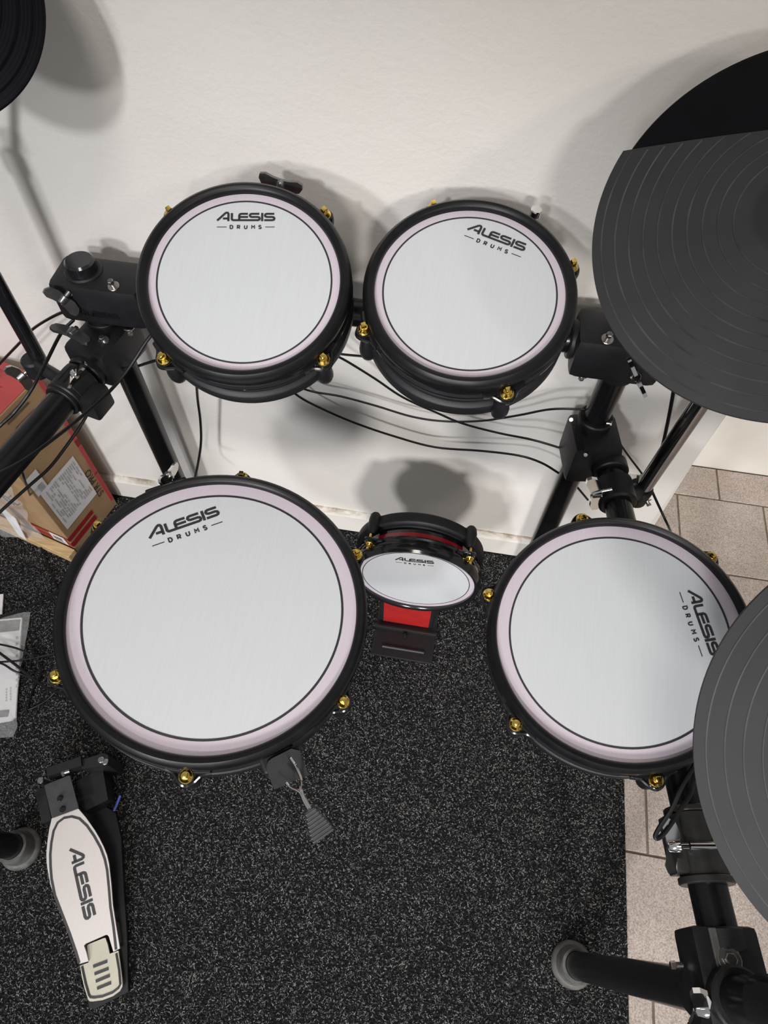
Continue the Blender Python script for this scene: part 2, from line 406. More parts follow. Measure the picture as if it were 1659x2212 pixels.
# splayed return beside the corner and the far wall
C0, C1 = Vector((0.433, WY)), Vector((0.597, 1.085))
B = MB(); q = [C0, C1, C1+Vector((-0.12, 0.03)), C0+Vector((-0.10, 0.06))]
B.prism([(p.x, p.y) for p in q], Matrix.Identity(4), 2.8); struct('wall_return', B, 'plaster')
B = MB(); B.box((1.6, 1.085+0.06, 1.4), ((1,0,0),(0,1,0),(0,0,1)), (2.1, 0.12, 2.8), 0.002); struct('wall_far', B, 'trim_paint')
B = MB()
bh = 0.078
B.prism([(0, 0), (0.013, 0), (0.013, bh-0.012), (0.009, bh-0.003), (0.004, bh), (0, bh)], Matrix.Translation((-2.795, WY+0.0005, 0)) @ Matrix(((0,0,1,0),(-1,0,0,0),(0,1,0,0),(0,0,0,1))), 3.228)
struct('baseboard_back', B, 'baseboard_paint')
B = MB(); d = (C1-C0).normalized(); nrm = Vector((d.y, -d.x))
B.prism([(C0.x, C0.y), (C0.x+nrm.x*0.012, C0.y+nrm.y*0.012), (C1.x+nrm.x*0.012, C1.y+nrm.y*0.012-0.006), (C1.x, C1.y)], Matrix.Identity(4), 0.075)
struct('baseboard_return', B, 'trim_paint')
# grout bed and stone tiles
B = MB(); B.box((-0.2, -0.4, -0.012), ((1,0,0),(0,1,0),(0,0,1)), (5.4, 3.4, 0.020), 0.0); floor = struct('floor', B, 'grout')
TS, TG = 0.2017, 0.0042
def tile_mesh(w, d):
    t = MB(); t.box((0, 0, -0.003), ((1,0,0),(0,1,0),(0,0,1)), (w-TG, d-TG, 0.008), 0.0014); return t
first = {}
for r in range(14):
    y1 = 0.991-(r-1)*TS; y0 = y1-TS
    if r == 0: y1 = 1.0845
    off = 0.0 if r % 2 == 0 else -TS/2
    for c in range(-1, 7):
        x0 = 0.474+c*TS+off
        if x0+TS < 0.43: continue
        key = (round(y1-y0, 3),)
        ctr = Vector((x0+TS/2, (y0+y1)/2, 0.0))
        if key not in first:
            o = tile_mesh(TS, y1-y0).build('tile', 'stone_tile', floor); first[key] = o.data
        else:
            o = bpy.data.objects.new('tile', first[key]); COL.objects.link(o); o.parent = floor
        o.location = ctr
# the charcoal needle-felt carpet: a base sheet plus loose fibres
B = MB(); B.box((-1.16, -0.64, 0.004), ((1,0,0),(0,1,0),(0,0,1)), (3.185, 2.79, 0.007), 0.002)
carpet = B.build('carpet', 'carpet_base'); tag(carpet, 'charcoal flecked carpet lying under the whole drum kit', 'carpet')
def fibres():
    rng = np.random.default_rng(5)
    N = 420000
    x = rng.uniform(-1.30, 0.430, N); y = rng.uniform(-0.42, 0.745, N)
    keep = (y > -0.40)
    x, y = x[keep], y[keep]; N = len(x)
    # even out in clumps
    th = rng.uniform(0, 2*np.pi, N); L = rng.uniform(0.0022, 0.0060, N); w = rng.uniform(0.00035, 0.00075, N)
    z0 = 0.0076; bend = rng.uniform(-1.3, 1.3, N); hgt = rng.uniform(0.0006, 0.0028, N)
    dx, dy = np.cos(th), np.sin(th); ex, ey = np.cos(th+bend), np.sin(th+bend)
    p0 = np.stack([x, y, np.full(N, z0-0.0008)], 1)
    p1 = p0+np.stack([dx*L*.5, dy*L*.5, hgt+0.0006], 1)
    p2 = p1+np.stack([ex*L*.5, ey*L*.5, -hgt*rng.uniform(0, 1.0, N)], 1)
    s1 = np.stack([-dy*w, dx*w, np.zeros(N)], 1); s2 = np.stack([-ey*w, ex*w, np.zeros(N)], 1)
    V = np.stack([p0-s1, p0+s1, p1-s1, p1+s1, p2-s2*.6, p2+s2*.6], 1).reshape(-1, 3)
    V[:, 0] = np.minimum(V[:, 0], 0.4325)
    base = np.arange(N)*6
    Fq = np.stack([np.stack([base, base+1, base+3, base+2], 1), np.stack([base+2, base+3, base+5, base+4], 1)], 1).reshape(-1, 4)
    me = bpy.data.meshes.new('pile')
    me.vertices.add(len(V)); me.vertices.foreach_set('co', V.ravel())
    me.loops.add(Fq.size); me.loops.foreach_set('vertex_index', Fq.ravel().astype(np.int32))
    me.polygons.add(len(Fq)); me.polygons.foreach_set('loop_start', np.arange(0, Fq.size, 4, dtype=np.int32))
    me.update(calc_edges=True)
    tone = rng.beta(0.9, 1.1, N); tone = np.repeat(tone, 6).astype(np.float32)
    a = me.attributes.new('tone', 'FLOAT', 'POINT'); a.data.foreach_set('value', tone)
    me.materials.append(MATS['carpet_fibre'])
    o = bpy.data.objects.new('pile', me); COL.objects.link(o); o.parent = carpet; o['kind'] = 'stuff'
fibres()

# ------------------------------------------------------------------ drums
def frame(c, n):
    n = Vector(n).normalized(); x = Vector((1, 0, 0)); x = (x-n*x.dot(n)).normalized(); y = n.cross(x)
    mt = Matrix.Identity(4)
    for i in range(3): mt[i][0], mt[i][1], mt[i][2], mt[i][3] = x[i], y[i], n[i], c[i]
    return mt
def rotz(a): return Matrix.Rotation(math.radians(a), 4, 'Z')

def drum(name, label, c, n, Rr, Rv, Ro, Rl, lugs, logo, kick=False, depth=0.067, ringw=0.0019):
    M = frame((c[0], c[1], c[2]+CAM_H), n)
    root = thing(name, label, 'drum', mat=M)
    # head
    b = MB(); k = 96; vs = [(0, 0, 0.0)]; fs = []
    rs = [Rr*0.5, Rr, Rv+0.002]
    for r in rs:
        for i in range(k):
            a = 2*math.pi*i/k; vs.append((r*math.cos(a), r*math.sin(a), 0.0))
    for i in range(k):
        j = (i+1) % k; fs.append((0, 1+i, 1+j))
        for q in range(2): fs.append((1+q*k+i, 1+(q+1)*k+i, 1+(q+1)*k+j, 1+q*k+j))
    b.add(vs, fs, True); head = b.build('head', 'mesh_head', root, props={'print_radius': float(Rr)})
    b = MB(); b.lathe([(Rr-ringw/2, 0.0003), (Rr+ringw/2, 0.0003)], 128); b.build('printed_ring', 'print_black', head)
    b = MB(); ang, Rb, wd = logo
    draw_mark(b, rotz(ang-90) @ Matrix.Translation((0, Rb, 0)), wd, True, 0.0004)
    b.build('printed_mark', 'print_black', head)
    # rubber rim
    b = MB()
    if kick:
        pr = [(Rv, -0.004), (Rv, 0.004), (Rv+0.002, 0.0065), (Rv+0.006, 0.0075), (Ro-0.003, 0.005), (Ro, 0.0005), (Ro, -0.010), (Ro-0.003, -0.012), (Rv, -0.012)]
    else:
        pr = [(Rv, -0.004), (Rv, 0.0035), (Rv+0.001, 0.0058), (Rv+0.0035, 0.0078), (Rv+(Ro-Rv)*0.55, 0.0085), (Ro-0.0028, 0.0062), (Ro-0.0006, 0.0025), (Ro, -0.002), (Ro-0.0008, -0.009), (Ro-0.004, -0.0125), (Rv, -0.0125)]
    b.lathe(pr, 128, closed=True); b.build('rubber_rim' if not kick else 'rim', 'black_gloss' if kick else 'black_rubber', root)
    # pressed metal hoop with ears
    b = MB()
    b.lathe([(Ro-0.008, -0.011), (Ro-0.002, -0.0115), (Ro-0.0018, -0.0160), (Ro+0.0006, -0.0185), (Ro+0.0008, -0.0205), (Ro-0.0015, -0.0215), (Ro-0.008, -0.021)], 128, closed=True)
    for a in lugs:
        Mt = rotz(a); ri = Ro-0.006; tip = Rl; rr = 0.0085; poly = []
        hw = 0.024
        poly += [(ri, -hw), (ri+0.0055, -hw*0.95), (Ro+0.002, -hw*0.62), (tip-0.003, -rr*1.05)]
        for i in range(9):
            t = -math.pi/2+math.pi*i/8; poly.append((tip+rr*math.cos(t), rr*math.sin(t)))
        poly += [(tip-0.003, rr*1.05), (Ro+0.002, hw*0.62), (ri+0.0055, hw*0.95), (ri, hw)]
        b.prism(poly, Mt @ Matrix.Translation((0, 0, -0.0175)), 0.0055)
        b.tube([Mt @ Vector((Ro-0.001, -hw, -0.017)), Mt @ Vector((Ro+0.002, -hw*0.6, -0.017)), Mt @ Vector((tip+rr*0.6, -rr*0.8, -0.0175)), Mt @ Vector((tip+rr, 0, -0.018)), Mt @ Vector((tip+rr*0.6, rr*0.8, -0.0175)), Mt @ Vector((Ro+0.002, hw*0.6, -0.017)), Mt @ Vector((Ro-0.001, hw, -0.017))], 0.0024, 8, 4)
    b.build('hoop', 'black_gloss', root)
    b = MB(); b.lathe([(Ro-0.011, -0.010), (Ro-0.011, -depth+0.02)], 96); sh = b.build('shell', 'black_gloss', root)
    b = MB(); b.lathe([(Ro-0.0108, -0.0245), (Ro-0.0098, -0.0255), (Ro-0.0098, -0.0345), (Ro-0.0108, -0.0355)], 96); b.build('red_band', 'red_shell', sh)
    b = MB()
    zb = -depth; zt = -depth+0.027
    b.lathe([(Ro-0.014, zt-0.001), (Ro-0.012, zt), (Ro-0.0075, zt), (Ro-0.0065, zt-0.001), (Ro-0.006, zt-0.0045), (Ro-0.0005, zt-0.0065), (Ro+0.0005, zt-0.008), (Ro+0.0005, zb+0.003), (Ro-0.0025, zb), (Ro*0.6, zb-0.002), (0.0005, zb-0.002)], 96)
    b.build('base_ring', 'black_plastic', root)
    rod = MB()
    rod.cyl((0, 0, -0.0118), (0, 0, -0.0098), 0.0074, n=20, bev=0.0006)
    rod.lathe([(0.0066, -0.0098), (0.0062, -0.0082), (0.0046, -0.0066), (0.0044, -0.005), (0.0001, -0.005)], 20)
    rod.box((0, 0, -0.0025), ((1,0,0),(0,1,0),(0,0,1)), (0.0056, 0.0056, 0.0065), 0.0009)
    rod.cyl((0, 0, -0.0118), (0, 0, -0.042), 0.0024, n=10)
    lug = MB(); lz = -depth
    lug.lathe([(0.0001, -0.0315), (0.0054, -0.0315), (0.0064, -0.0335), (0.0086, -0.042), (0.0102, -0.052), (0.0103, -0.060), (0.0090, lz), (0.0060, lz-0.004), (0.0001, lz-0.0055)], 20)
    me1 = me2 = None
    for a in lugs:
        for nm, src, mtl, R in (('tension_rod', rod, 'gold', Rl), ('lug_case', lug, 'black_plastic', Rl-0.0025)):
            first_o = me1 if nm == 'tension_rod' else me2
            if first_o is None:
                o = src.build(nm, mtl, root)
                if nm == 'tension_rod': me1 = o.data
                else: me2 = o.data
            else:
                o = bpy.data.objects.new(nm, first_o); COL.objects.link(o); o.parent = root
            o.location = (R*math.cos(math.radians(a)), R*math.sin(math.radians(a)), 0); o.rotation_euler = (0, 0, math.radians(a))
    return root, M

def wing_bolt(mb, p, d, roll, size=1.0, shaft=0.012):
    """butterfly screw: shaft from p along d, hub and two blades"""
    p, d = Vector(p), Vector(d).normalized()
    s = Vector(roll); s = (s-d*s.dot(d)).normalized(); u = d.cross(s)
    mb.cyl(p, p+d*shaft, 0.0034*size, n=12)
    h0 = p+d*shaft
    mb.cyl(h0, h0+d*0.012*size, 0.0068*size, 0.0055*size, n=16, bev=0.001)
    for sg in (-1, 1):
        base = h0+d*0.006*size
        pts = [(0.002, -0.0062), (0.013, -0.0068), (0.024, -0.0030), (0.0275, 0.0030), (0.0265, 0.0085), (0.020, 0.0105), (0.011, 0.0082), (0.002, 0.0072)]
        mt = Matrix.Identity(4); xx = s*sg; yy = d; zz = xx.cross(yy)
        for i in range(3): mt[i][0], mt[i][1], mt[i][2], mt[i][3] = xx[i], yy[i], zz[i], (base-zz*0.0022*size)[i]
        mb.prism([(x*size, y*size) for x, y in pts], mt, 0.0044*size)
    return mb

TOM1 = ((-0.2421, 0.5696, -0.4988), (0.0697, -0.3652, 0.9283))
TOM2 = ((0.0036, 0.6018, -0.5027), (0.008, -0.2855, 0.9584))
SNARE = ((-0.2257, 0.2692, -0.7049), (0.1203, -0.0593, 0.991))
FTOM = ((0.2216, 0.3106, -0.7006), (-0.1286, -0.1411, 0.9816))
KICK = ((-0.0133, 0.5250, -1.0812), (0.0093, -0.9997, 0.0212))
tom1, MT1 = drum('rack_tom', 'small black rimmed drum with white head beside the capped rack post', *TOM1, 0.0955, 0.1048, 0.1182, 0.1228, (-125.8, -35.6, 54.8, 144.7), (100.0, 0.0712, 0.0645))
tom2, MT2 = drum('rack_tom', 'small black rimmed drum with white head next to the large two-tone cymbal', *TOM2, 0.0955, 0.1048, 0.1182, 0.1230, (-152.2, -63.2, 26.8, 117.0), (74.0, 0.0712, 0.0690))
snare, MS = drum('snare_drum', 'largest white headed drum, with a ribbed throw-off handle hanging below it', *SNARE, 0.1427, 0.1587, 0.1720, 0.1770, (-143.9, -84.1, -24.1, 35.9, 95.9, 156.1), (125.0, 0.1085, 0.0850), ringw=0.0026)
ftom, MF = drum('floor_tom', 'medium white headed drum standing over the edge of carpet and tiles', *FTOM, 0.1175, 0.1320, 0.1432, 0.1485, (167.0, -133.0, -73.0, -13.0, 47.0, 107.0), (17.8, 0.0880, 0.0740), ringw=0.0022)
kick, MK = drum('kick_drum', 'small upright kick drum with red shell band standing near the wall', *KICK, 0.0955, 0.1046, 0.1150, 0.1205, (45, 135, 225, 315), (95.0, 0.0660, 0.0660), kick=True, depth=0.070, ringw=0.0014)

# snare throw-off
iS = MS.inverted()
b = MB(); ca = -53.5
Mt = rotz(ca)
b.box(Mt @ Vector((0.176, 0, -0.034)), (Mt.to_3x3() @ Vector((1,0,0)), Mt.to_3x3() @ Vector((0,1,0)), (0,0,1)), (0.020, 0.036, 0.034), 0.003)
pl = [(-0.019, 0.003), (-0.019, 0.024)]+[(-0.019+0.009*(1-math.cos(t)), 0.024+0.012*math.sin(t)) for t in (0.4, 0.8, 1.2, 1.57)]+[(0.012, 0.036), (0.019, 0.030), (0.019, 0.0)]
fm = Mt @ Matrix.Translation((0.203, 0.004, -0.026)) @ Matrix.Rotation(math.radians(90), 4, 'Z') @ Matrix.Rotation(math.radians(34), 4, 'X')
b.prism(pl, fm, 0.004)
b.build('strainer_block', 'black_plastic', snare)
def sl(px, py, z): return iS @ pz(px, py, z)
b = MB()
b.tube([sl(626, 1636, .640), sl(640, 1658, .633), sl(650, 1684, .620), sl(650, 1706, .608), sl(660, 1728, .600), sl(672, 1748, .592)], 0.0016, 8, 5)
b.tube([sl(617, 1690, .622), sl(626, 1699, .618), sl(646, 1710, .608), sl(656, 1731, .600), sl(667, 1750, .592)], 0.0016, 8, 5)
b.build('wire_bail', 'chrome', snare)
b = MB()
g0, g1 = sl(668, 1748, .593), sl(698, 1806, .572); ax = (g1-g0).normalized(); up = Vector((0, 0, 1)); up = (up-ax*up.dot(ax)).normalized(); sd = ax.cross(up)
L = (g1-g0).length
for i in range(8):
    t = (i+0.5)/8; w = 0.012+0.013*min(1, t*1.3)
    b.box(g0+ax*L*t, (ax, sd, up), (L/8*0.62, w, 0.0085), 0.0012)
    b.box(g0+ax*L*t, (ax, sd, up), (L/8*1.02, w-0.003, 0.0062), 0.0005)
b.build('ribbed_handle', 'plate_grey', snare)
# snare mounting bracket with wing bolt at its back
b = MB(); Mt = rotz(126)
b.box(Mt @ Vector((0.168, 0, -0.028)), (Mt.to_3x3() @ Vector((1,0,0)), Mt.to_3x3() @ Vector((0,1,0)), (0,0,1)), (0.026, 0.052, 0.036), 0.003)
b.build('mount_bracket', 'black_plastic', snare)
b = MB(); wing_bolt(b, Mt @ Vector((0.178, -0.006, -0.020)), Mt.to_3x3() @ Vector((0.5, -0.1, 0.9)), Mt.to_3x3() @ Vector((-0.5, 0.5, 0.3)), 0.8); b.build('wing_bolt', 'chrome', snare)
# tom mounts
for root, ang, mtl in ((tom1, 84, 'gunmetal'), (tom2, 62, 'chrome')):
    b = MB(); Mt = rotz(ang); ax = (Mt.to_3x3() @ Vector((1,0,0)), Mt.to_3x3() @ Vector((0,1,0)), Vector((0,0,1)))
    b.box(Mt @ Vector((0.110, 0, -0.050)), ax, (0.032, 0.050, 0.030), 0.004)
    b.build('mount_bracket', 'black_plastic', root)
    b = MB()
    if mtl == 'chrome':
        b.cyl(Mt @ Vector((0.122, 0, -0.04)), Mt @ Vector((0.131, 0, -0.006)), 0.0045, n=14, bev=0.0008)
        b.cyl(Mt @ Vector((0.1305, 0, -0.008)), Mt @ Vector((0.132, 0, 0.0005)), 0.0068, n=18, bev=0.001)
        b.build('height_bolt', mtl, root)
    else:
        wing_bolt(b, Mt @ Vector((0.124, 0.004, -0.050)), Mt.to_3x3() @ Vector((0.45, -0.05, 0.9)), ax[1]+ax[2]*0.5+ax[0]*0.2, 0.95, 0.024); b.build('wing_bolt', mtl, root)
# kick stand
iK = MK.inverted(); Kc = Vector((KICK[0][0], KICK[0][1], 0))
def K(b_, name, mtl, par=None):
    b_.v = [tuple(iK @ Vector(v)) for v in b_.v]; return b_.build(name, mtl, par or kick)
E3 = ((1,0,0),(0,1,0),(0,0,1))
b = MB(); b.box((-0.020, 0.570, 0.0125), E3, (0.128, 0.21, 0.005), 0.002); b.box((-0.020, 0.527, 0.018), E3, (0.131, 0.006, 0.014), 0.002)
base = K(b, 'base_plate', 'plate_dark')
b = MB(); b.cyl((-0.066, 0.487, 0.0150), (0.027, 0.487, 0.0150), 0.0042, n=12, bev=0.003); K(b, 'pressed_rib', 'plate_dark', base)
b = MB(); b.cyl((-0.020, 0.518, 0.018), (-0.020, 0.512, 0.022), 0.0048, n=14, bev=0.0012); K(b, 'screw', 'black_gloss', base)
b = MB(); b.box((-0.022, 0.548, 0.105), E3, (0.112, 0.012, 0.19), 0.003); b.box((-0.022, 0.60, 0.20), E3, (0.07, 0.09, 0.05), 0.004)
st = K(b, 'support_plate', 'plate_dark')
b = MB(); b.box((-0.022, 0.5415, 0.080), E3, (0.096, 0.0012, 0.125), 0.0003); K(b, 'red_sticker', 'red_sticker', st)

# ------------------------------------------------------------------ cymbals
def cymbal_z(r, R): 
    f = r/R
    z = -0.016*f**1.6*(R/0.16)
    if f < 0.24: z += 0.012*(1-(f/0.24)**2)
    return z
def cymbal(name, label, c, n, R, chord=None, rings=10, bell=True, chord_dir=90, dark=False):
    M = frame((c[0], c[1], c[2]+CAM_H), n) @ rotz(chord_dir-90)
    root = thing(name, label, 'cymbal', mat=M)
    Rp = R*0.965 if chord is not None else R*0.985
    b = MB(); prof = [(0.0005, cymbal_z(0, R)-0.002)]; N = 110
    for i in range(1, N+1):
        r = Rp*i/N; prof.append((r, cymbal_z(r, R)-0.002+(0.00035 if i % 3 == 0 else 0.0)*(1 if r > 0.25*R else 0)))
    prof += [(Rp+0.0012, cymbal_z(Rp, R)-0.0035), (Rp, cymbal_z(Rp, R)-0.0055)]
    prof += [(Rp*(1-i/12), cymbal_z(Rp*(1-i/12), R)-0.006) for i in range(1, 12)]+[(0.0005, cymbal_z(0, R)-0.006)]
    b.lathe(prof, 120); b.build('plate', 'cymbal_plastic', root)
    if dark:
        rg = MB()
        for f in (0.90, 0.80, 0.68): rg.lathe([(R*f-0.0015, cymbal_z(R*f-0.0015, R)-0.002), (R*f, cymbal_z(R*f, R)-0.0010), (R*f+0.0015, cymbal_z(R*f+0.0015, R)-0.002)], 120)
        rg.build('groove_ring', 'cymbal_plastic', root); return root
    ch = chord*R if chord is not None else R*2
    step = 0.070; fr = [0.953-step*i for i in range(rings)]
    rs = [0.0005, 0.03, 0.07, 0.11, 0.15, 0.19, 0.22, 0.24, 0.26]; rs += list(np.linspace(0.28, 1.0, 60))
    rs = sorted(set(round(r, 4) for r in rs))
    na = 150; vs = []; fs = []; n1 = na+1
    for f in rs:
        r = f*R; a0 = math.asin(max(-1, min(1, ch/max(r, 1e-6)))) if r > ch else math.pi/2
        for i in range(n1):
            a = (math.pi-a0)+(math.pi+2*a0)*i/na
            vs.append((r*math.cos(a), r*math.sin(a), cymbal_z(r, R)+0.0012))
    for k in range(len(rs)-1):
        for i in range(na): fs.append((k*n1+i, (k+1)*n1+i, (k+1)*n1+i+1, k*n1+i+1))
    # skirt round the pad's edge
    o = len(vs); last = (len(rs)-1)*n1
    rim = [last+i for i in range(n1)]
    chordL = [k*n1 for k in range(len(rs)) if rs[k]*R > ch][::-1]; chordR = [k*n1+na for k in range(len(rs)) if rs[k]*R > ch]
    for loop in ((rim, chordL, chordR) if chord is not None else (rim,)):
        s0 = len(vs)
        for i in loop: vs.append((vs[i][0], vs[i][1], vs[i][2]-0.0045))
        for q in range(len(loop)-1): fs.append((loop[q], loop[q+1], s0+q+1, s0+q))
    b = MB(); b.add(vs, fs, True); pad = b.build('rubber_pad', 'cymbal_pad', root)
    b = MB()
    for f in fr:
        if f < 0.27: continue
        r = f*R
        if r > ch:
            a0 = math.asin(ch/r)-0.02; a, e = math.pi-a0, 2*math.pi+a0
        else: a, e = 0, 2*math.pi
        w = 0.0008
        b.lathe([(r-w, cymbal_z(r-w, R)+0.0012), (r-w*0.3, cymbal_z(r, R)+0.00175), (r+w*0.3, cymbal_z(r, R)+0.00175), (r+w, cymbal_z(r+w, R)+0.0012)], 140, a0=a, a1=e)
    b.build('moulded_ring', 'cymbal_ridge_highlight_faint' if chord is not None else 'cymbal_ridge_highlight', pad, props={'kind': 'stuff'})
    if bell:
        b = MB(); b.cyl((0, 0, cymbal_z(0, R)), (0, 0, cymbal_z(0, R)+0.018), 0.011, 0.009, n=20, bev=0.002); b.cyl((0, 0, -0.05), (0, 0, 0.03), 0.004, n=10)
        b.build('top_nut', 'black_plastic', root)
    return root
CY1 = ((0.250, 0.511, -0.314), (-0.35, -0.55, 1.0))
cymbal('crash_cymbal', 'large two-tone electronic cymbal, grey pad half and black half, near the corner', *CY1, 0.160, chord=0.455, rings=11, chord_dir=91.5)
CY2 = ((0.374, 0.139, -0.448), (-0.26, -0.66, 1.0))
cymbal('ride_cymbal', 'grey ringed electronic cymbal over the edge of the medium drum', *CY2, 0.170, chord=None, rings=7)
CY3 = ((-0.535, 0.630, -0.268), (0.5, -0.80, 1.0))
cymbal('hi_hat_cymbal', 'black electronic cymbal edge in front of the wall, above the chrome boom arm', *CY3, 0.116, chord=None, dark=True)

# ------------------------------------------------------------------ tubular rack
rack = thing('drum_rack', 'black tubular four-legged rack that carries the drums', 'drum rack', (-0.13, 0.35, 0.0)); RK = Off(rack)
TR = 0.0190
PL = Vector((-0.525, 0.690, 0)); PR = Vector((0.2195, 0.690, 0))
def post(p, top, cap=True):
    b = MB(); b.cyl((p.x, p.y, 0.028), (p.x, p.y, top), TR, n=32, bev=0.002); o = RK('rear_post', b, 'black_tube')
    f = MB(); f.cyl((p.x, p.y, 0.0085), (p.x, p.y, 0.034), TR+0.006, TR+0.004, n=28, bev=0.003); RK('rubber_foot', f, 'rubber_foot', o)
    if cap:
        f = MB(); f.cyl((p.x, p.y, top-0.018), (p.x, p.y, top+0.004), TR+0.0016, n=32, bev=0.003); RK('end_cap', f, 'black_enamel', o)
post(PL, 0.742); post(PR, 0.735)
BZ = 0.717
b = MB(); b.cyl((PL.x+0.078, 0.692, BZ-0.006), (PR.x-0.01, 0.692, BZ), TR, n=32); bar = RK('cross_bar', b, 'black_tube')
E1 = (Vector((1,0,0)), Vector((0,1,0)), Vector((0,0,1)))
def bolt(b, p, d, r=0.0048, L=0.012, washer=True):
    p, d = Vector(p), Vector(d).normalized()
    if washer: b.cyl(p, p+d*0.002, r*1.9, n=18, bev=0.0005)
    b.cyl(p, p+d*L, r*0.75, n=12); b.cyl(p+d*L*0.55, p+d*L, r, n=6, bev=0.0006)
def mark_on(b, p, xdir, ydir, width):
    x = Vector(xdir).normalized(); y = Vector(ydir).normalized(); z = x.cross(y); mt = Matrix.Identity(4); p = Vector(p)+z*0.0004
    for i in range(3): mt[i][0], mt[i][1], mt[i][2], mt[i][3] = x[i], y[i], z[i], p[i]
    draw_mark(b, mt, width, False)
simple('moulded_black', (0.006, 0.006, 0.007), 0.25)
# left top T clamp
b = MB(); cz = 0.694
b.box((PL.x+0.022, 0.690, cz), E1, (0.128, 0.068, 0.066), 0.011)
b.cyl((PL.x, PL.y, cz-0.048), (PL.x, PL.y, cz+0.036), TR+0.007, n=28, bev=0.002)
b.cyl((PL.x+0.086, 0.690, cz), (PL.x+0.098, 0.690, cz), TR+0.006, n=28, bev=0.002)
tc = RK('t_clamp', b, 'black_plastic')
def bolts(par, specs):
    for p_, d_, r_, L_, w_ in specs:
        s_ = MB(); bolt(s_, p_, d_, r_, L_, w_); RK('bolt', s_, 'steel', par)
bolts(tc, [((PL.x+0.052, 0.668, cz+0.0325), (0.0, -0.25, 1.0), 0.0042, 0.013, True), ((PL.x+0.055, 0.660, cz-0.033), (0, -0.2, -1), 0.004, 0.012, True)])
bolts(tc, [(pY(150, 628, 0.662), (-0.3, -0.6, 0.6), 0.0046, 0.006, True)])
s = MB(); wing_bolt(s, pY(150, 630, 0.657), pY(126, 660, 0.640)-pY(148, 632, 0.657), pY(160, 688, 0.64)-pY(103, 622, 0.64), 0.98, 0.008); RK('wing_bolt', s, 'gunmetal', tc)
s = MB(); mark_on(s, (PL.x+0.018, 0.6556, cz-0.016), (1,0,0), (0,0,1), 0.062); RK('moulded_mark', s, 'moulded_black', tc)
# left lower clamp and side arm
AL0 = Vector((-0.518, 0.665, 0.610)); AL1 = Vector((-0.668, 0.010, 0.610)); ad = (AL1-AL0).normalized(); asd = Vector((0,0,1)).cross(ad); 
FLx = pz(55, 1836, 0.02)
b = MB(); b.cyl(AL0, AL1, 0.0205, n=32); arm = RK('side_arm', b, 'black_tube')
b = MB()
b.cyl((PL.x, PL.y, 0.570), (PL.x, PL.y, 0.650), TR+0.008, n=28, bev=0.002)
b.box(AL0+ad*0.004+Vector((0, 0, 0.004)), (ad, asd, Vector((0,0,1))), (0.095, 0.070, 0.062), 0.010)
b.cyl(AL0+ad*0.045, AL0+ad*0.062, 0.0275, n=28, bev=0.002)
cc = RK('corner_clamp', b, 'black_plastic')
s = MB(); bolt(s, AL0+ad*0.018+asd*0.016+Vector((0,0,0.034)), (0, -0.2, 1), 0.0042, 0.010); RK('bolt', s, 'steel', cc)
s = MB(); wing_bolt(s, pY(166, 708, 0.640), pY(150, 716, 0.622)-pY(166, 700, 0.640), pY(200, 724, 0.62)-pY(127, 702, 0.62), 1.05, 0.006); RK('wing_bolt', s, 'gunmetal', cc)
s = MB(); mark_on(s, AL0+ad*0.008+asd*0.034+Vector((0,0,0.012)), ad, (0,0,1), 0.05); RK('moulded_mark', s, 'moulded_black', cc)
# memory lock on the left arm
b = MB(); q0 = AL0+ad*0.066; q1 = AL0+ad*0.112
b.cyl(q0, q1, 0.0275, n=28, bev=0.002); b.cyl(q1, q1+ad*0.006, 0.0255, n=28, bev=0.001)
b.box(AL0+ad*0.090+asd*0.030+Vector((0,0,-0.012)), (ad, asd, Vector((0,0,1))), (0.040, 0.034, 0.040), 0.005)
ml = RK('memory_lock', b, 'black_plastic')
s = MB(); wing_bolt(s, pY(158, 802, 0.585), pY(170, 826, 0.560)-pY(158, 802, 0.585), pY(205, 812, 0.57)-pY(148, 838, 0.57), 0.9, 0.006); RK('wing_bolt', s, 'chrome', ml)
# front legs
def leg(foot, top, nm='front_leg'):
    b = MB(); b.cyl((foot.x, foot.y, 0.03), (foot.x, foot.y, top), TR+0.001, n=32, bev=0.002); o = RK(nm, b, 'black_tube')
    f = MB(); Mx = Matrix.Translation((foot.x, foot.y, 0.0085))
    f.lathe([(0.0005, 0), (0.034, 0), (0.035, 0.004), (0.033, 0.010), (0.0285, 0.013), (0.0265, 0.022), (0.0262, 0.040), (0.0248, 0.043), (0.0205, 0.043), (0.0203, 0.020)], 36, mat=Mx)
    RK('rubber_foot', f, 'rubber_foot', o); return o
FR = Vector((0.3386, -0.004, 0)); FL = Vector((-0.633, 0.008, 0))
leg(FR, 0.70); leg(FL, 0.70)
# right top T clamp
b = MB(); cz = 0.712
b.box((PR.x-0.012, 0.692, cz), E1, (0.118, 0.070, 0.066), 0.012)
b.cyl((PR.x-0.077, 0.692, cz+0.004), (PR.x-0.062, 0.692, cz+0.004), TR+0.007, n=28, bev=0.002)
b.cyl((PR.x, PR.y, cz-0.046), (PR.x, PR.y, cz+0.02), TR+0.006, n=28, bev=0.002)
tc = RK('t_clamp', b, 'black_plastic')
bolts(tc, [((PR.x-0.035, 0.668, cz+0.0325), (0.0, -0.25, 1.0), 0.0042, 0.013, True), ((PR.x-0.048, 0.668, cz-0.033), (0, -0.1, -1), 0.004, 0.010, True)])
s = MB(); wing_bolt(s, pY(1368, 806, 0.664), pY(1378, 818, 0.640)-pY(1368, 806, 0.664), pY(1386, 862, 0.64)-pY(1362, 800, 0.64), 1.1, 0.008); RK('wing_bolt', s, 'chrome', tc)
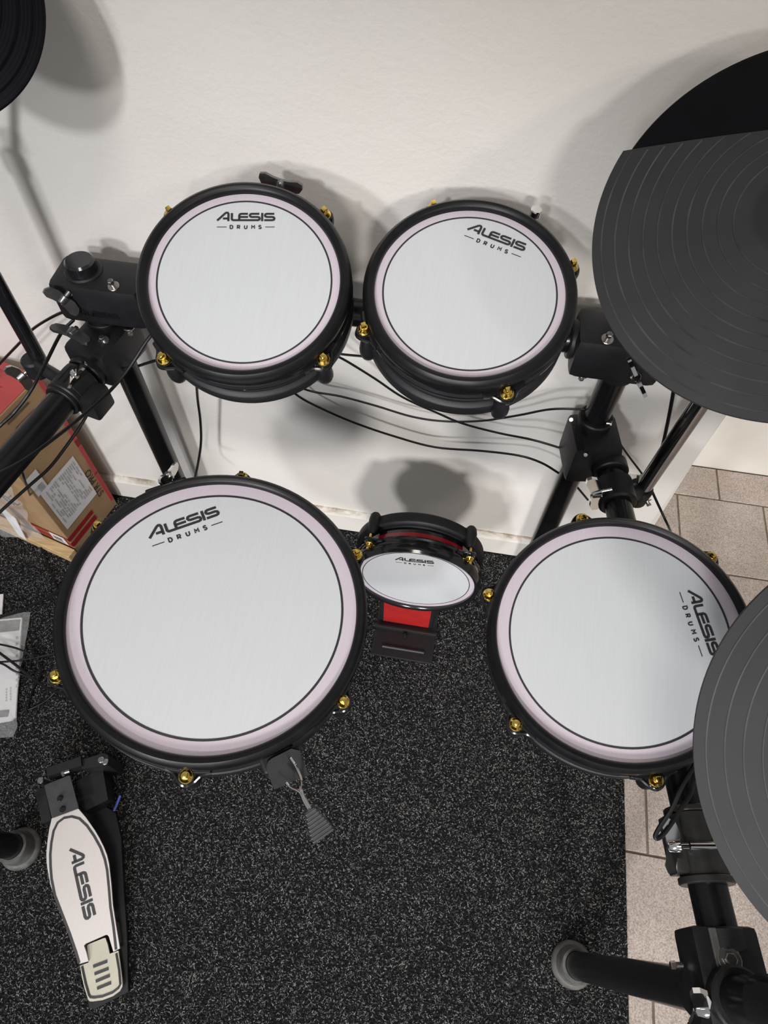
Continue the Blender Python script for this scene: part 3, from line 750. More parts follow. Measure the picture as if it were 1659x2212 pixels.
# right lower clamp and side arm
AR0 = Vector((0.250, 0.648, 0.526)); AR1 = Vector((0.345, 0.006, 0.578)); rd = (AR1-AR0).normalized(); rsd = Vector((0,0,1)).cross(rd).normalized(); rup = rd.cross(rsd).normalized()
if rup.z < 0: rup = -rup
b = MB(); b.cyl(AR0, AR1, TR, n=32); RK('side_arm', b, 'black_tube')
b = MB()
b.cyl((PR.x, PR.y, 0.468), (PR.x, PR.y, 0.575), TR+0.007, n=28, bev=0.002)
b.box(Vector((0.224, 0.672, 0.520)), (rd, rsd, rup), (0.078, 0.074, 0.078), 0.011)
b.cyl(AR0+rd*0.005, AR0+rd*0.026, 0.0265, n=28, bev=0.002)
cc = RK('corner_clamp', b, 'black_plastic')
bolts(cc, [(pY(px, py, yy), (-0.15, -0.75, 0.55), 0.0034, 0.005, False) for px, py, yy in ((1234, 905, 0.640), (1265, 981, 0.628))]+[(pY(1310, 914, 0.675), (0.9, -0.1, 0.2), 0.004, 0.008, False), (pY(1314, 972, 0.660), (0.9, -0.1, 0.1), 0.0036, 0.012, False)])
s = MB(); mk = pY(1243, 945, 0.6345); RK('moulded_mark', (mark_on(s, mk, (0.35, 0.0, -0.94), (0.85, -0.2, 0.3), 0.06), s)[1], 'moulded_black', cc)
# front right clamp joining arm and leg
b = MB(); fc = Vector((0.340, -0.010, 0.570))
b.box(fc+Vector((0.002, 0.016, 0.004)), (rd, rsd, rup), (0.092, 0.064, 0.050), 0.006)
b.cyl((FR.x, FR.y, 0.530), (FR.x, FR.y, 0.612), TR+0.0075, n=28, bev=0.002)
b.cyl(AR1-rd*0.046, AR1-rd*0.026, 0.0262, n=28, bev=0.002)
b.box(Vector((FR.x-0.002, FR.y-0.045, 0.570)), E1, (0.044, 0.04, 0.062), 0.006)
fcl = RK('t_clamp', b, 'black_plastic')
s = MB(); s.box(fc+Vector((0.002, 0.016, 0.004))+rup*0.0255-rd*0.004-rsd*0.004, (rd, rsd, rup), (0.080, 0.024, 0.003), 0.0012); RK('clamp_plate', s, 'plate_lit', fcl)
bolts(fcl, [(fc+Vector((0.002, 0.016, 0.004))+rup*0.027-rd*0.018-rsd*0.003, rup+Vector((-0.15, 0, 0)), 0.0056, 0.008, True), (fc-rsd*0.030-rd*0.03-rup*0.004, -rsd if rsd.x > 0 else rsd, 0.0036, 0.012, False)])
s = MB(); wing_bolt(s, pz(1592, 2190, 0.598), pz(1530, 2184, 0.592)-pz(1592, 2190, 0.598), pz(1540, 2206, 0.58)-pz(1512, 2164, 0.60), 1.1, 0.022); RK('wing_bolt', s, 'chrome', fcl)
# memory lock with wing bolt on the right arm
b = MB(); am = AR0+(AR1-AR0)*0.815
b.cyl(am-rd*0.030, am+rd*0.030, 0.0245, n=32, bev=0.001); b.cyl(am-rd*0.036, am-rd*0.030, 0.0275, n=32, bev=0.001); b.cyl(am+rd*0.030, am+rd*0.037, 0.0275, n=32, bev=0.001)
b.box(am-rsd*0.0255, (rd, rsd, rup), (0.056, 0.012, 0.030), 0.002) if rsd.x > 0 else b.box(am+rsd*0.0255, (rd, rsd, rup), (0.056, 0.012, 0.030), 0.002)
ml = RK('memory_lock', b, 'collar_sheen')
lft = -rsd if rsd.x > 0 else rsd
s = MB(); s.cyl(am+rup*0.026-lft*0.024+rd*0.004, am+rup*0.021+lft*0.018+rd*0.004, 0.0040, n=12)
wing_bolt(s, am+rup*0.020+lft*0.019+rd*0.004, lft-rup*0.15, rd*0.9-rup*0.55+lft*0.3, 1.0, 0.008); RK('wing_bolt', s, 'chrome', ml)
# left front clamp (by the frame's edge)
b = MB(); b.box(Vector((AL1.x+0.012, 0.018, 0.61)), E1, (0.07, 0.08, 0.056), 0.008); RK('t_clamp', b, 'black_plastic')

# ------------------------------------------------------------------ boom arms for the cymbals
def boom(name, label, base, tip, rad, mtl, clamp_parts, loc, under):
    root = thing(name, label, 'boom arm', loc); BO = Off(root)
    b = MB(); b.cyl(base, tip, rad, n=28, bev=0.001); BO('boom_tube', b, mtl)
    b = MB(); b.cyl(Vector(tip)-(Vector(tip)-Vector(base)).normalized()*0.012, Vector(tip)+(Vector(tip)-Vector(base)).normalized()*0.014, rad+0.005, n=20, bev=0.002); b.cyl(tip, under, 0.0055, n=14); BO('tilter_rod', b, 'black_enamel')
    clamp_parts(BO); return root
lb0 = pY(80, 768, 0.640); lb1 = Vector((CY3[0][0]-0.01, CY3[0][1]+0.01, CAM_H+CY3[0][2]-0.03))
lmid = pY(-6, 614, 0.640)
ld = (lmid-lb0).normalized()
def lc(BO):
    b = MB(); c0 = pY(75, 785, 0.630)
    b.cyl(c0-ld*0.022, c0+ld*0.012, 0.0175, n=24, bev=0.003)
    b.cyl(c0+ad*0.0-asd*0.0, AL0+ad*0.088, 0.010, n=14)
    b.cyl(AL0+ad*0.070+Vector((0,0,-0.001)), AL0+ad*0.105+Vector((0,0,-0.001)), 0.0285, n=28, bev=0.002)
    cl = BO('boom_clamp', b, 'black_plastic')
    s = MB(); w0 = pY(66, 796, 0.625); w1 = pY(40, 818, 0.607); wing_bolt(s, w0, w1-w0, pY(60, 845, 0.607)-pY(25, 795, 0.607), 1.05, 0.012); BO('wing_bolt', s, 'steel', cl)
boom('boom_arm', 'glossy black boom tube rising beside the capped rack post', lb0-ld*0.012, lb0+ld*0.30, 0.0112, 'black_enamel', lc, (lb0.x, lb0.y, 0.0), Vector((CY3[0][0], CY3[0][1], CAM_H+CY3[0][2]))-Vector(CY3[1]).normalized()*0.008)
rb0 = pY(1388, 1056, 0.640); rb1 = pY(1512, 872, 0.640); rdv = (rb1-rb0).normalized()
def rc(BO):
    b = MB(); c0 = pY(1380, 1062, 0.640); ring = AR0+rd*0.062
    b.cyl(c0-rdv*0.022, c0+rdv*0.014, 0.0190, n=24, bev=0.003)
    b.cyl(c0, ring, 0.0140, n=16)
    b.cyl(ring-rd*0.022, ring+rd*0.022, 0.0270, n=28, bev=0.003)
    b.box(ring-rsd*0.022+rup*0.01 if rsd.x > 0 else ring+rsd*0.022+rup*0.01, (rd, rsd, rup), (0.030, 0.030, 0.018), 0.003)
    cl = BO('boom_clamp', b, 'black_plastic')
    s = MB(); p0 = pY(1322, 1058, 0.575); p1 = pY(1283, 1066, 0.570); wing_bolt(s, p0, p1-p0, pY(1290, 1105, 0.565)-pY(1270, 1022, 0.575), 1.2, 0.014); BO('wing_bolt', s, 'chrome', cl)
    s = MB(); wing_bolt(s, pY(1382, 1050, 0.655), Vector((-0.2, 0.8, 0.5)), Vector((0.9, 0.1, 0.2)), 0.8, 0.008); BO('wing_bolt', s, 'steel', cl)
    s = MB(); bolt(s, pY(1397, 1082, 0.632), (0.5, -0.7, -0.3), 0.004, 0.009); BO('bolt', s, 'steel', cl)
boom('boom_arm', 'chrome boom tube under the large two-tone cymbal near the corner', rb0-rdv*0.012, rb0+rdv*0.34, 0.0125, 'chrome_dark_reflection', rc, (rb0.x, rb0.y, 0.0), Vector((CY1[0][0], CY1[0][1], CAM_H+CY1[0][2]))-Vector(CY1[1]).normalized()*0.008)

# rod that carries the ride cymbal on the right front leg
b = MB(); u2 = Vector((CY2[0][0], CY2[0][1], CAM_H+CY2[0][2]))-Vector(CY2[1]).normalized()*0.008
b.cyl((FR.x, FR.y, 0.660), (FR.x, FR.y, 0.712), 0.023, n=24, bev=0.002); b.cyl((FR.x, FR.y, 0.700), u2, 0.0065, n=14)
RK('cymbal_rod', b, 'black_enamel')
# L-rods between the small drums and the cross bar, bracket between the floor tom and the right arm
for M_, ang in ((MT1, 84), (MT2, 62)):
    p_ = M_ @ (rotz(ang) @ Vector((0.110, 0, -0.058))); b = MB()
    b.tube([p_, Vector((p_.x, p_.y+0.004, p_.z-0.02)), Vector((p_.x, 0.692, 0.735))], 0.006, 12, 4)
    b.cyl((p_.x-0.022, 0.692, 0.714), (p_.x+0.022, 0.692, 0.7145), 0.0245, n=24, bev=0.002); RK('tom_holder', b, 'black_plastic')
b = MB(); p_ = MF @ Vector((0.070, 0.0, -0.062)); ya = AR0+(AR1-AR0)*((AR0.y-p_.y)/(AR0.y-AR1.y))
b.cyl(p_, Vector((ya.x, p_.y, ya.z)), 0.010, n=14); b.cyl(ya-rd*0.022, ya+rd*0.022, 0.0245, n=24, bev=0.002); RK('tom_holder', b, 'black_plastic')

# ------------------------------------------------------------------ hi-hat pedal
ped = thing('hi_hat_pedal', 'silver footboard hi-hat pedal with a black lettered mark, on carpet', 'pedal', (-0.48, -0.02, 0.0075)); PD = Off(ped)
# the footboard plane slopes up from the heel to the toe
pa = Vector((-0.547, 0.837, 0)); pb = Vector((0.837, 0.547, 0)); p_o = Vector((-0.395, -0.168, 0))
def on_board(zx, zy, lift=0.0):
    """point of the sloping footboard under a spot of the pedal close-up (1/3.615 px)"""
    d = ray(zx/3.615, 1600+zy/3.615); o = Vector((0, 0, CAM_H)); s0, k = 0.038, 0.20
    # plane z = s0 + k*(s-0.05), s = (p-p_o).pa
    dv = Vector(d); num = s0+lift-o.z+k*((o-p_o).dot(pa)-0.05); den = dv.z-k*dv.dot(pa)
    return o+dv*(num/den)
def slab(mb, outline, lift, thick, plane=on_board):
    top = [plane(x, y, lift) for x, y in outline]; n = len(top); bot = [p-Vector((0, 0, thick)) for p in top]
    mb.add(top+bot, [tuple(range(n)), tuple(range(2*n-1, n-1, -1))]+[(i, (i+1) % n, n+(i+1) % n, n+i) for i in range(n)], False)
def stroke3(mb, pts, w, lift, plane=on_board, closed=False):
    P = [plane(x, y, lift) for x, y in pts]; nrm = Vector((pa.x*-0.196, pa.y*-0.196, 0.98)).normalized()
    n = len(P); vs = []
    for i, p in enumerate(P):
        a = P[i-1] if (i > 0 or closed) else p; c = P[(i+1) % n] if (i < n-1 or closed) else p
        t = (c-a).normalized(); sd_ = nrm.cross(t).normalized(); vs += [p-sd_*w/2, p+sd_*w/2]
    mb.add(vs, [(2*i, 2*((i+1) % n), 2*((i+1) % n)+1, 2*i+1) for i in range(n if closed else n-1)], False)
board = [(405,605),(385,690),(370,790),(362,880),(364,950),(372,1010),(395,1130),(440,1260),(500,1410),(560,1570),(622,1742),(690,1722),(672,1650),(655,1600),(668,1585),(820,1518),(838,1516),(850,1530),(885,1648),(935,1622),(930,1590),(905,1440),(880,1280),(868,1120),(850,960),(835,895),(810,830),(775,760),(740,700),(670,600),(610,530)]
b = MB(); slab(b, board, 0.0, 0.004); fb = PD('footboard', b, 'brushed_aluminium')
b = MB()
stroke3(b, [(618,1738),(592,1650),(540,1500),(480,1345),(428,1210),(402,1080),(394,980),(392,890),(400,800),(418,705),(450,640),(500,603),(560,592),(620,608),(680,665),(735,745),(785,835),(818,925),(836,1010),(850,1150),(862,1300),(885,1450),(906,1632)], 0.0040, 0.0005)
PD('printed_outline', b, 'print_black', fb)
b = MB()
ba, be = on_board(538, 858, 0.0006), on_board(655, 1392, 0.0006); up_ = on_board(640, 840, 0.0006)-ba; bx = (be-ba); wd = bx.length; bx.normalize(); up_ = (up_-bx*up_.dot(bx)).normalized(); zz = bx.cross(up_)
mt = Matrix.Identity(4); mid = (ba+be)/2
for i in range(3): mt[i][0], mt[i][1], mt[i][2], mt[i][3] = bx[i], up_[i]*1.08, zz[i], mid[i]
draw_mark(b, mt, wd*1.04, False); PD('printed_mark', b, 'print_black', fb)
def on_heel(zx, zy, lift=0.0): return pz(zx/3.615, 1600+zy/3.615, 0.036+lift)
heel = [(625,1758),(640,1850),(665,1950),(688,2022),(702,2036),(730,2036),(800,2026),(880,1996),(935,1955),(955,1920),(955,1890),(945,1800),(930,1690),(924,1640),(856,1664),(840,1590),(822,1540),(808,1542),(690,1590),(680,1602),(692,1732)]
b = MB(); slab(b, heel, 0.0, 0.004, on_heel); hp = PD('heel_plate', b, 'heel_alloy')
b = MB(); stroke3(b, [(640,1760),(668,1890),(695,1985),(706,2002),(735,2005),(800,1996),(880,1965),(925,1930),(940,1900),(930,1790),(908,1660)], 0.0036, 0.0005, on_heel); PD('printed_outline', b, 'print_black', hp)
b = MB()
for a, c in (((727,1764),(838,1722)),((737,1822),(848,1779)),((747,1880),(858,1833)),((757,1935),(868,1890))): stroke3(b, [a, c], 0.0046, 0.0005, on_heel)
PD('grip_slot', b, 'print_black', hp)
def on_base(zx, zy, lift=0.0): return pz(zx/3.615, 1600+zy/3.615, 0.020+lift)
b = MB(); slab(b, [(560,1560),(640,1830),(700,2090),(735,2096),(1000,1962),(990,1500),(965,1150),(945,760),(900,560),(740,470),(640,560)], 0.0, 0.012, on_base); PD('base_plate', b, 'plate_dark')
def on_z(z):
    return lambda zx, zy, lift=0.0: pz(zx/3.615, 1600+zy/3.615, z+lift)
b = MB(); slab(b, [(345,352),(352,345),(535,272),(548,276),(612,520),(602,532),(412,603),(403,596)], 0.0, 0.003, on_z(0.092)); tb = PD('toe_bracket', b, 'plate_grey')
for zx, zy in ((470,450),(490,535)):
    b = MB(); p = pz(zx/3.615, 1600+zy/3.615, 0.092); b.cyl(p, p+Vector((0,0,0.005)), 0.0052, 0.0036, n=16, bev=0.0012); PD('screw', b, 'black_gloss', tb)
b = MB(); slab(b, [(272,402),(345,357),(402,622),(328,648)], 0.0, 0.040, on_z(0.070)); PD('side_flange', b, 'plate_dark')
b = MB(); slab(b, [(362,212),(628,122),(636,196),(530,226),(370,278)], 0.0, 0.030, on_z(0.105)); PD('hinge_bar', b, 'plate_dark')
b = MB(); slab(b, [(628,150),(720,125),(800,96),(842,110),(848,150),(838,190),(640,222)], 0.0, 0.085, on_z(0.098)); PD('hinge_arm', b, 'plate_dark')
b = MB(); slab(b, [(600,310),(800,208),(842,460),(735,515),(650,555),(615,520)], 0.0, 0.040, on_z(0.060)); PD('sensor_housing', b, 'plate_dark')
for zx, zy, z in ((318,312,0.09),(790,150,0.098),(822,166,0.096)):
    b = MB(); p = pz(zx/3.615, 1600+zy/3.615, z); b.cyl(p-Vector((0,0,0.06)), p+Vector((0,0,0.003)), 0.0055, n=16, bev=0.001); PD('pivot_screw', b, 'steel')
p = pz(485/3.615, 1600+255/3.615, 0.098); q = pz(545/3.615, 1600+236/3.615, 0.098); b = MB(); b.cyl(p, q, 0.0035, n=12); b.cyl(p, p+(q-p)*0.3, 0.0055, n=6)
PD('hinge_pin', b, 'steel')

# ------------------------------------------------------------------ boxes and papers at the left
fn = Vector((-0.733, 0.727, 0)); nn_ = Vector((-0.770, 0.588, 0)); bdy = (nn_-fn).normalized(); bdx = Vector((bdy.y, -bdy.x, 0))
if bdx.x > 0: bdx = -bdx          # away from the camera side, to the left
depth_b = (nn_-fn).length; H0, H1 = 0.0095, 0.440; WB = 0.36
bc = (fn+nn_)/2+bdx*WB/2
lc_ = nn_+bdx*(WB/2-0.004)+bdy*0.0145
plank = MB(); plank.box(lc_+Vector((0, 0, 0.0215)), (bdx, bdy, Vector((0,0,1))), (WB, 0.022, 0.025), 0.002)
pw = plank.build('wooden_lath', 'pale_wood'); tag(pw, 'pale wooden lath lying on the carpet in front of the red-topped carton', 'lath')
box = thing('cardboard_box', 'tan cardboard carton with red top and white label, against the wall', 'box', bc+Vector((0, 0, H0-0.001))); BX = Off(box)
up = Vector((0, 0, 1))
b = MB(); b.box(bc+up*((H0+H1)/2), (bdx, bdy, up), (WB, depth_b, H1-H0), 0.002); BX('carton', b, 'cardboard')
b = MB(); b.box(bc+up*(H1+0.0008), (bdx, bdy, up), (WB-0.004, depth_b-0.002, 0.0016), 0.0005)
for zc, hh in ((0.40, 0.09), (0.30, 0.12), (0.20, 0.12), (0.09, 0.11)):
    b.box(fn+bdy*0.0055-bdx*0.0004+up*zc, (bdx, bdy, up), (0.0016, 0.010, hh), 0.0003)
rt_ = BX('red_panel', b, 'cardboard_red')
def side(y, z, out=0.0008): return fn+bdy*y-bdx*out+up*z     # right-hand face: y runs toward the camera
def sq(mb, y0, y1, z0, z1, out=0.001, sk=0.0):
    mb.add([side(y0+sk*z0, z0, out), side(y1+sk*z0, z0, out), side(y1+sk*z1, z1, out), side(y0+sk*z1, z1, out)], [(0, 1, 2, 3)], False)
dB = depth_b
b = MB(); sq(b, 0.030, dB-0.012, 0.095, 0.235, 0.0010); sq(b, dB-0.035, dB-0.006, 0.232, 0.290, 0.0009); lb = BX('paper_label', b, 'white_paper')
b = MB(); rnd = random.Random(4)
for i in range(17):
    y0 = 0.036+i*0.0055; z = 0.225
    while z > 0.12:
        L = rnd.uniform(0.008, 0.035)
        if rnd.random() < 0.72: sq(b, y0, y0+0.0020, max(0.115, z-L), z, 0.0014)
        z -= L+0.004
for i in range(7): sq(b, dB-0.030, dB-0.016, 0.236+i*0.003, 0.2376+i*0.003, 0.0014)
BX('printed_text', b, 'print_mid', lb)
b = MB()
for z0, z1 in ((0.060, 0.073), (0.037, 0.053)): sq(b, 0.062, dB, z0, z1, 0.0008)
def front(x, z, out=0.0008): return nn_+bdx*x+bdy*out+up*z
def fq(mb, x0, x1, z0, z1, out=0.0009): mb.add([front(x0, z0, out), front(x1, z0, out), front(x1, z1, out), front(x0, z1, out)], [(0, 1, 2, 3)], False)
for z0, z1 in ((0.060, 0.073), (0.037, 0.053)): fq(b, 0.0, 0.10, z0, z1)
BX('red_stripe', b, 'tape_red')
b = MB(); fq(b, 0.012, 0.052, 0.036, 0.070, 0.0014); l2 = BX('barcode_label', b, 'white_paper')
b = MB()
for i in range(12): fq(b, 0.022+i*0.002, 0.022+i*0.002+(0.0012 if i % 3 else 0.0007), 0.046, 0.060, 0.0018)
fq(b, 0.018, 0.046, 0.040, 0.0425, 0.0018); BX('barcode', b, 'print_grey', l2)
def text_mesh(name, body, size, mat4, mtl, parent, root):
    cu = bpy.data.curves.new('lettering', 'FONT'); cu.body = body; cu.size = size; cu.align_x = 'CENTER'; cu.align_y = 'CENTER'
    tmp = bpy.data.objects.new('lettering', cu); COL.objects.link(tmp)
    me = bpy.data.meshes.new_from_object(tmp); bpy.data.objects.remove(tmp); bpy.data.curves.remove(cu)
    me.transform(Matrix.Translation(-Vector(root.location)) @ mat4); me.name = name
    me.materials.clear(); me.materials.append(MATS[mtl]); o = bpy.data.objects.new(name, me); COL.objects.link(o); o.parent = parent; return o
def fr4(o, x, y):
    x = Vector(x).normalized(); y = Vector(y).normalized(); z = x.cross(y); mt = Matrix.Identity(4)
    for i in range(3): mt[i][0], mt[i][1], mt[i][2], mt[i][3] = x[i], y[i], z[i], o[i]
    return mt
text_mesh('lettering', 'STR PRO', 0.024, fr4(side(0.021, 0.125, 0.0012), up, bdy), 'print_black', box, box)
b = MB()
for i in range(9):
    z = 0.43-i*0.011
    if i % 3 != 2: sq(b, 0.040+0.006*(i % 2), 0.105-0.004*i % 0.02, z-0.005, z, 0.0010)
BX('side_print', b, 'ink_brown')
# print on the red top
top0 = fn+bdx*0.0+up*(H1+0.0020)
b = MB()
def tq(x0, x1, y0, y1): b.add([top0+bdx*x0+bdy*y0, top0+bdx*x1+bdy*y0, top0+bdx*x1+bdy*y1, top0+bdx*x0+bdy*y1], [(0, 1, 2, 3)], False)
for i in range(6): tq(0.040, 0.16, 0.050+i*0.0062, 0.0522+i*0.0062)
BX('top_print', b, 'tape_red', rt_)
text_mesh('lettering', 'X-', 0.030, fr4(top0+bdx*0.075+bdy*0.030+up*0.0003, -bdx, -bdy), 'ink_brown', rt_, box)
# crumpled clear bag with a white card in front of the carton
bag = thing('plastic_bag', 'crumpled clear plastic bag with a white card, leaning on the carton', 'bag', nn_+bdx*0.15+bdy*0.02+Vector((0, 0, 0.033))); BG = Off(bag)
b = MB(); nx, nz = 26, 26; vs = []; fs = []
rnd = random.Random(9); jit = [[rnd.uniform(-1, 1) for _ in range(nx+1)] for _ in range(nz+1)]
for j in range(nz+1):
    for i in range(nx+1):
        u, v = i/nx, j/nz
        x = 0.055+u*0.23; z = 0.036+v*0.235*(1-0.12*abs(u-0.4)); 
        bul = 0.008+0.030*math.sin(math.pi*min(1, max(0, u)))*(1-v)**0.7+0.004*math.sin(u*17+v*9)+0.003*math.sin(v*23-u*11)+0.0018*jit[j][i]
        vs.append(nn_+bdx*(x+0.02*math.sin(v*5))+bdy*max(0.002, bul)+up*z)
for j in range(nz):
    for i in range(nx): fs.append((j*(nx+1)+i, j*(nx+1)+i+1, (j+1)*(nx+1)+i+1, (j+1)*(nx+1)+i))
b.add(vs, fs, True); BG('clear_film', b, 'clear_plastic')
b = MB(); cpt = [nn_+bdx*0.105+bdy*0.030+up*0.037, nn_+bdx*0.128+bdy*0.028+up*0.036, nn_+bdx*0.140+bdy*0.016+up*0.120, nn_+bdx*0.126+bdy*0.014+up*0.128, nn_+bdx*0.108+bdy*0.016+up*0.105]
b.add(cpt+[p-bdy*0.0012 for p in cpt], [(0,1,2,3,4),(9,8,7,6,5)]+[(i,(i+1)%5,5+(i+1)%5,5+i) for i in range(5)], False); BG('white_card', b, 'white_paper')
b = MB()
for i, (x0, z0, L) in enumerate(((0.09,0.20,0.05),(0.10,0.19,0.055),(0.085,0.18,0.06),(0.075,0.165,0.05),(0.10,0.155,0.04),(0.13,0.215,0.03))):
    b.tube([nn_+bdx*(x0+L*t)+bdy*(0.0016)+up*(z0+0.012*math.sin(t*6+i)) for t in (0, .33, .66, 1)], 0.0013, 5, 3)
BX('brush_print', b, 'print_black')
# manual in a clear sleeve
man = thing('instruction_booklet', 'white printed booklet in a clear plastic sleeve on the carpet', 'booklet', pz(-30, 1450, 0.0085)); MN = Off(man)
def mz(px, py, z): return pz(px, py, z)
b = MB(); tp = [mz(-140, 1350, 0.016), mz(47, 1334, 0.016), mz(33, 1548, 0.016), mz(24, 1556, 0.016), mz(-140, 1585, 0.016)]; n = len(tp)
b.add(tp+[p-up*0.005 for p in tp], [tuple(range(n)), tuple(range(2*n-1, n-1, -1))]+[(i, (i+1) % n, n+(i+1) % n, n+i) for i in range(n)], False); bk = MN('pages', b, 'white_paper')
b = MB()
def mq(pts, z=0.0166): b.add([mz(x, y, z) for x, y in pts], [(0, 1, 2, 3)], False)
mq([(-60, 1347), (44, 1338), (41, 1362), (-60, 1372)]); mq([(-60, 1541), (20, 1533), (17, 1548), (-60, 1556)])
MN('grey_band', b, 'print_grey', bk)
b = MB()
for i in range(9): mq([(34, 1375+i*13), (39, 1375+i*13), (38.5, 1381+i*13), (33.5, 1381+i*13)])
for i in range(5): mq([(12, 1487+i*6), (15, 1487+i*6), (15, 1491+i*6), (12, 1491+i*6)]); mq([(21, 1485+i*6), (24, 1485+i*6), (24, 1489+i*6), (21, 1489+i*6)])
MN('printed_text', b, 'print_mid', bk)
b = MB(); sp = [(-150, 1335), (20, 1330), (52, 1322), (66, 1322), (62, 1350), (45, 1440), (38, 1500), (36, 1555), (38, 1570), (28, 1592), (-150, 1605)]
n = len(sp); rnd = random.Random(2)
vs = [mz(x, y, 0.019+rnd.uniform(-0.002, 0.002)) for x, y in sp]+[mz(-40, 1460, 0.0205)]
fs = [(i, (i+1) % n, n) for i in range(n)]; vs += [mz(x, y, 0.0088) for x, y in sp]; fs += [(i, (i+1) % n, n+1+(i+1) % n, n+1+i) for i in range(n)]
b.add(vs, fs, False); MN('clear_sleeve', b, 'clear_plastic')
b = MB(); tp = [mz(-60, 1288, 0.012), mz(7, 1283, 0.012), mz(4, 1326, 0.012), mz(-60, 1333, 0.012)]
b.add(tp+[p-up*0.0035 for p in tp], [(0,1,2,3),(7,6,5,4)]+[(i, (i+1) % 4, 4+(i+1) % 4, 4+i) for i in range(4)], False)
o = b.build('paper_sheet', 'white_paper'); tag(o, 'corner of a white paper sheet beyond the sleeved booklet', 'paper')

# ------------------------------------------------------------------ cables
def cable(label, pts, r=0.0023, steps=6):
    b = MB(); b.tube(pts, r, 8, steps); o = b.build('cable', 'cable_black'); return tag(o, label, 'cable')
cable('black cable passing behind the glossy black boom tube to the rack post', [pY(150, 668, .690), pY(112, 685, .692), pY(72, 710, .700), pY(45, 738, .702), pY(0, 785, .700), pY(-40, 830, .690)])
cable('black cable hanging across the red carton top from the rack clamp', [pY(160, 690, .662), pY(132, 720, .640), pY(100, 782, .590), pY(66, 845, .545), pY(30, 892, .52), pY(0, 920, .50), pY(-40, 958, .48)], 0.0025)
cable('black cable crossing over the left rack arm in a long diagonal', [pY(345, 705, .600), pY(318, 735, .590), pY(275, 800, .560), pY(232, 850, .525), pY(170, 905, .470), pY(110, 952, .420), pY(55, 992, .38), pY(0, 1022, .35), pY(-40, 1042, .33)], 0.0024)
cable('black cable running alongside the long diagonal one below the rack arm', [pY(285, 790, .640), pY(236, 815, .625), pY(212, 850, .600), pY(180, 910, .560), pY(140, 968, .52), pY(105, 1012, .49), pY(60, 1052, .46), pY(0, 1106, .42), pY(-30, 1140, .40)], 0.0024)
cable('short black cable stub under the drum beside the capped post', [pY(300, 790, .66), pY(325, 782, .645), pY(352, 774, .63)], 0.0022)
cable('single black cable hanging straight down to the largest drum', [pY(424, 820, .66), pY(427, 862, .69), pY(433, 910, .70), pY(434, 958, .70), pY(426, 1010, .68), pY(415, 1060, .62)], 0.0024)
cable('lowest of the black cables strung before the wall between the drums', [pY(600, 815, .70), pY(645, 856, .715), pY(700, 885, .72), pY(768, 914, .72), pY(850, 942, .725), pY(940, 966, .725), pY(1040, 974, .72), pY(1120, 984, .71), pY(1170, 1000, .705), pY(1210, 1024, .70)], 0.0020)
cable('black cable strung before the wall that bends upward to the right post', [pY(620, 825, .70), pY(672, 845, .715), pY(735, 856, .72), pY(810, 876, .725), pY(890, 900, .725), pY(960, 910, .725), pY(1040, 909, .72), pY(1120, 897, .71), pY(1190, 884, .70), pY(1262, 884, .695)], 0.0019)
cable('black cable sagging from between the two small drums to the right clamp', [pY(720, 765, .70), pY(752, 782, .71), pY(810, 818, .72), pY(870, 858, .725), pY(940, 890, .725), pY(1000, 915, .72), pY(1080, 936, .715), pY(1150, 950, .70), pY(1225, 972, .69)], 0.0019)
cable('very short black cable between the two small drums', [pY(715, 762, .69), pY(745, 766, .69), pY(800, 771, .69)], 0.0018)
cable('thin black cord dangling in front of the cardboard carton', [pY(30, 1000, .50), pY(44, 1010, .50), pY(56, 1044, .50), pz(70, 1085, .10), pz(84, 1128, .05), pz(84, 1165, .024), pz(98, 1206, .012), pz(110, 1240, .012), pz(125, 1275, .012)], 0.0017)
cable('black cable on the carpet beyond the sleeved booklet', [pz(-40, 1352, .03), pz(0, 1334, .03), pz(38, 1322, .03), pz(80, 1302, .028), pz(128, 1275, .03), pz(170, 1250, .03)], 0.0026)
cable('looping black cable beside the sleeved booklet that ends in a thin tip', [pz(-30, 1388, .032), pz(0, 1392, .032), pz(40, 1402, .028), pz(70, 1418, .02), pz(86, 1440, .014), pz(88, 1458, .012), pz(80, 1474, .012), pz(70, 1492, .012), pz(62, 1520, .012), pz(59, 1540, .011)], 0.0021)
cable('black cable crossing the booklet toward the lowest gold bolt of the big drum', [pz(-30, 1390, .040), pz(0, 1411, .036), pz(36, 1438, .03), pz(80, 1472, .022), pz(108, 1490, .025), pz(132, 1497, .03), pz(160, 1512, .03)], 0.0027)
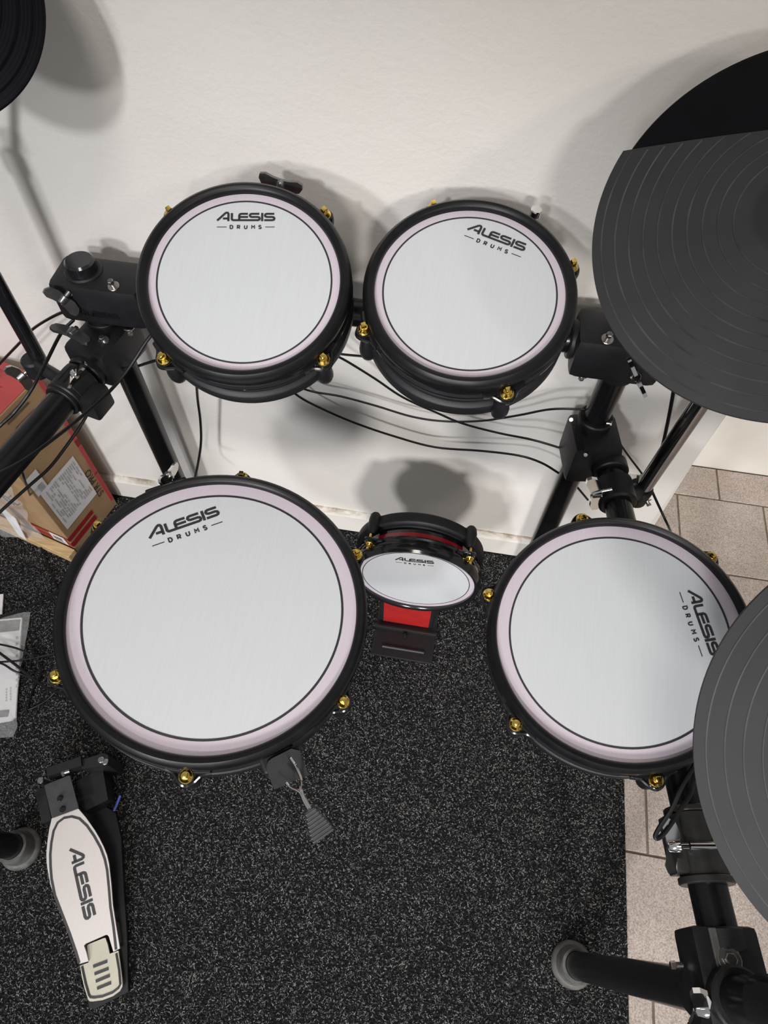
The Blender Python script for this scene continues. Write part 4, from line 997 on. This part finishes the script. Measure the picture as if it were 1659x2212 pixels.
cable('black cable crossing the booklet almost straight toward the big drum', [pz(-30, 1431, .030), pz(0, 1430, .030), pz(40, 1427, .024), pz(80, 1420, .016), pz(115, 1413, .014), pz(150, 1408, .014)], 0.0022)
cable('short black cable lying low across the booklet', [pz(-30, 1425, .034), pz(5, 1434, .032), pz(28, 1448, .026), pz(46, 1456, .02), pz(70, 1466, .016)], 0.0021)
cable('short black cable end on carpet below the booklet cables', [pz(118, 1496, .016), pz(104, 1510, .012), pz(84, 1523, .011), pz(62, 1533, .011)], 0.0019)
o = cable('thin black cord beside the pedal with a blue sleeve', [pz(228, 1605, .02), pz(243, 1620, .02), pz(256, 1645, .02), pz(263, 1672, .02), pz(264, 1696, .02), pz(259, 1720, .022), pz(252, 1737, .024), pz(244, 1755, .024)], 0.0013)
b = MB(); b.tube([pz(259.5, 1719, .022), pz(253, 1736, .024), pz(246, 1752, .024)], 0.0024, 8, 3); b.build('blue_sleeve', 'blue_sleeve', o)
cable('black cable hanging from the two-tone cymbal beside the boom tube', [pY(1462, 800, .66), pY(1455, 845, .66), pY(1445, 900, .66), pY(1432, 960, .66), pY(1420, 1008, .66), pY(1408, 1040, .655)], 0.0026)
cable('black cable from the boom clamp down past the medium drum', [pY(1408, 1060, .665), pY(1418, 1082, .66), pY(1432, 1112, .65), pY(1446, 1142, .62), pY(1456, 1168, .55)], 0.0022)
cable('thin black cable slanting from the right post clamp to the boom clamp', [pY(1306, 910, .72), pY(1330, 945, .72), pY(1358, 985, .72), pY(1388, 1025, .715), pY(1400, 1045, .70)], 0.0017)
cable('tiny piece of black cable behind the chrome wing bolt', [pY(1238, 1044, .72), pY(1250, 1056, .72), pY(1270, 1080, .72)], 0.0020)
cable('black cable looping down beside the right rack arm', [pz(1530, 1600, .64), pz(1505, 1645, .635), pz(1475, 1695, .63), pz(1450, 1748, .62), pz(1428, 1782, .61), pz(1416, 1804, .605), pz(1420, 1811, .604), pz(1436, 1798, .605), pz(1468, 1752, .61), pz(1492, 1712, .615), pz(1500, 1675, .62), pz(1510, 1640, .62)], 0.0024)
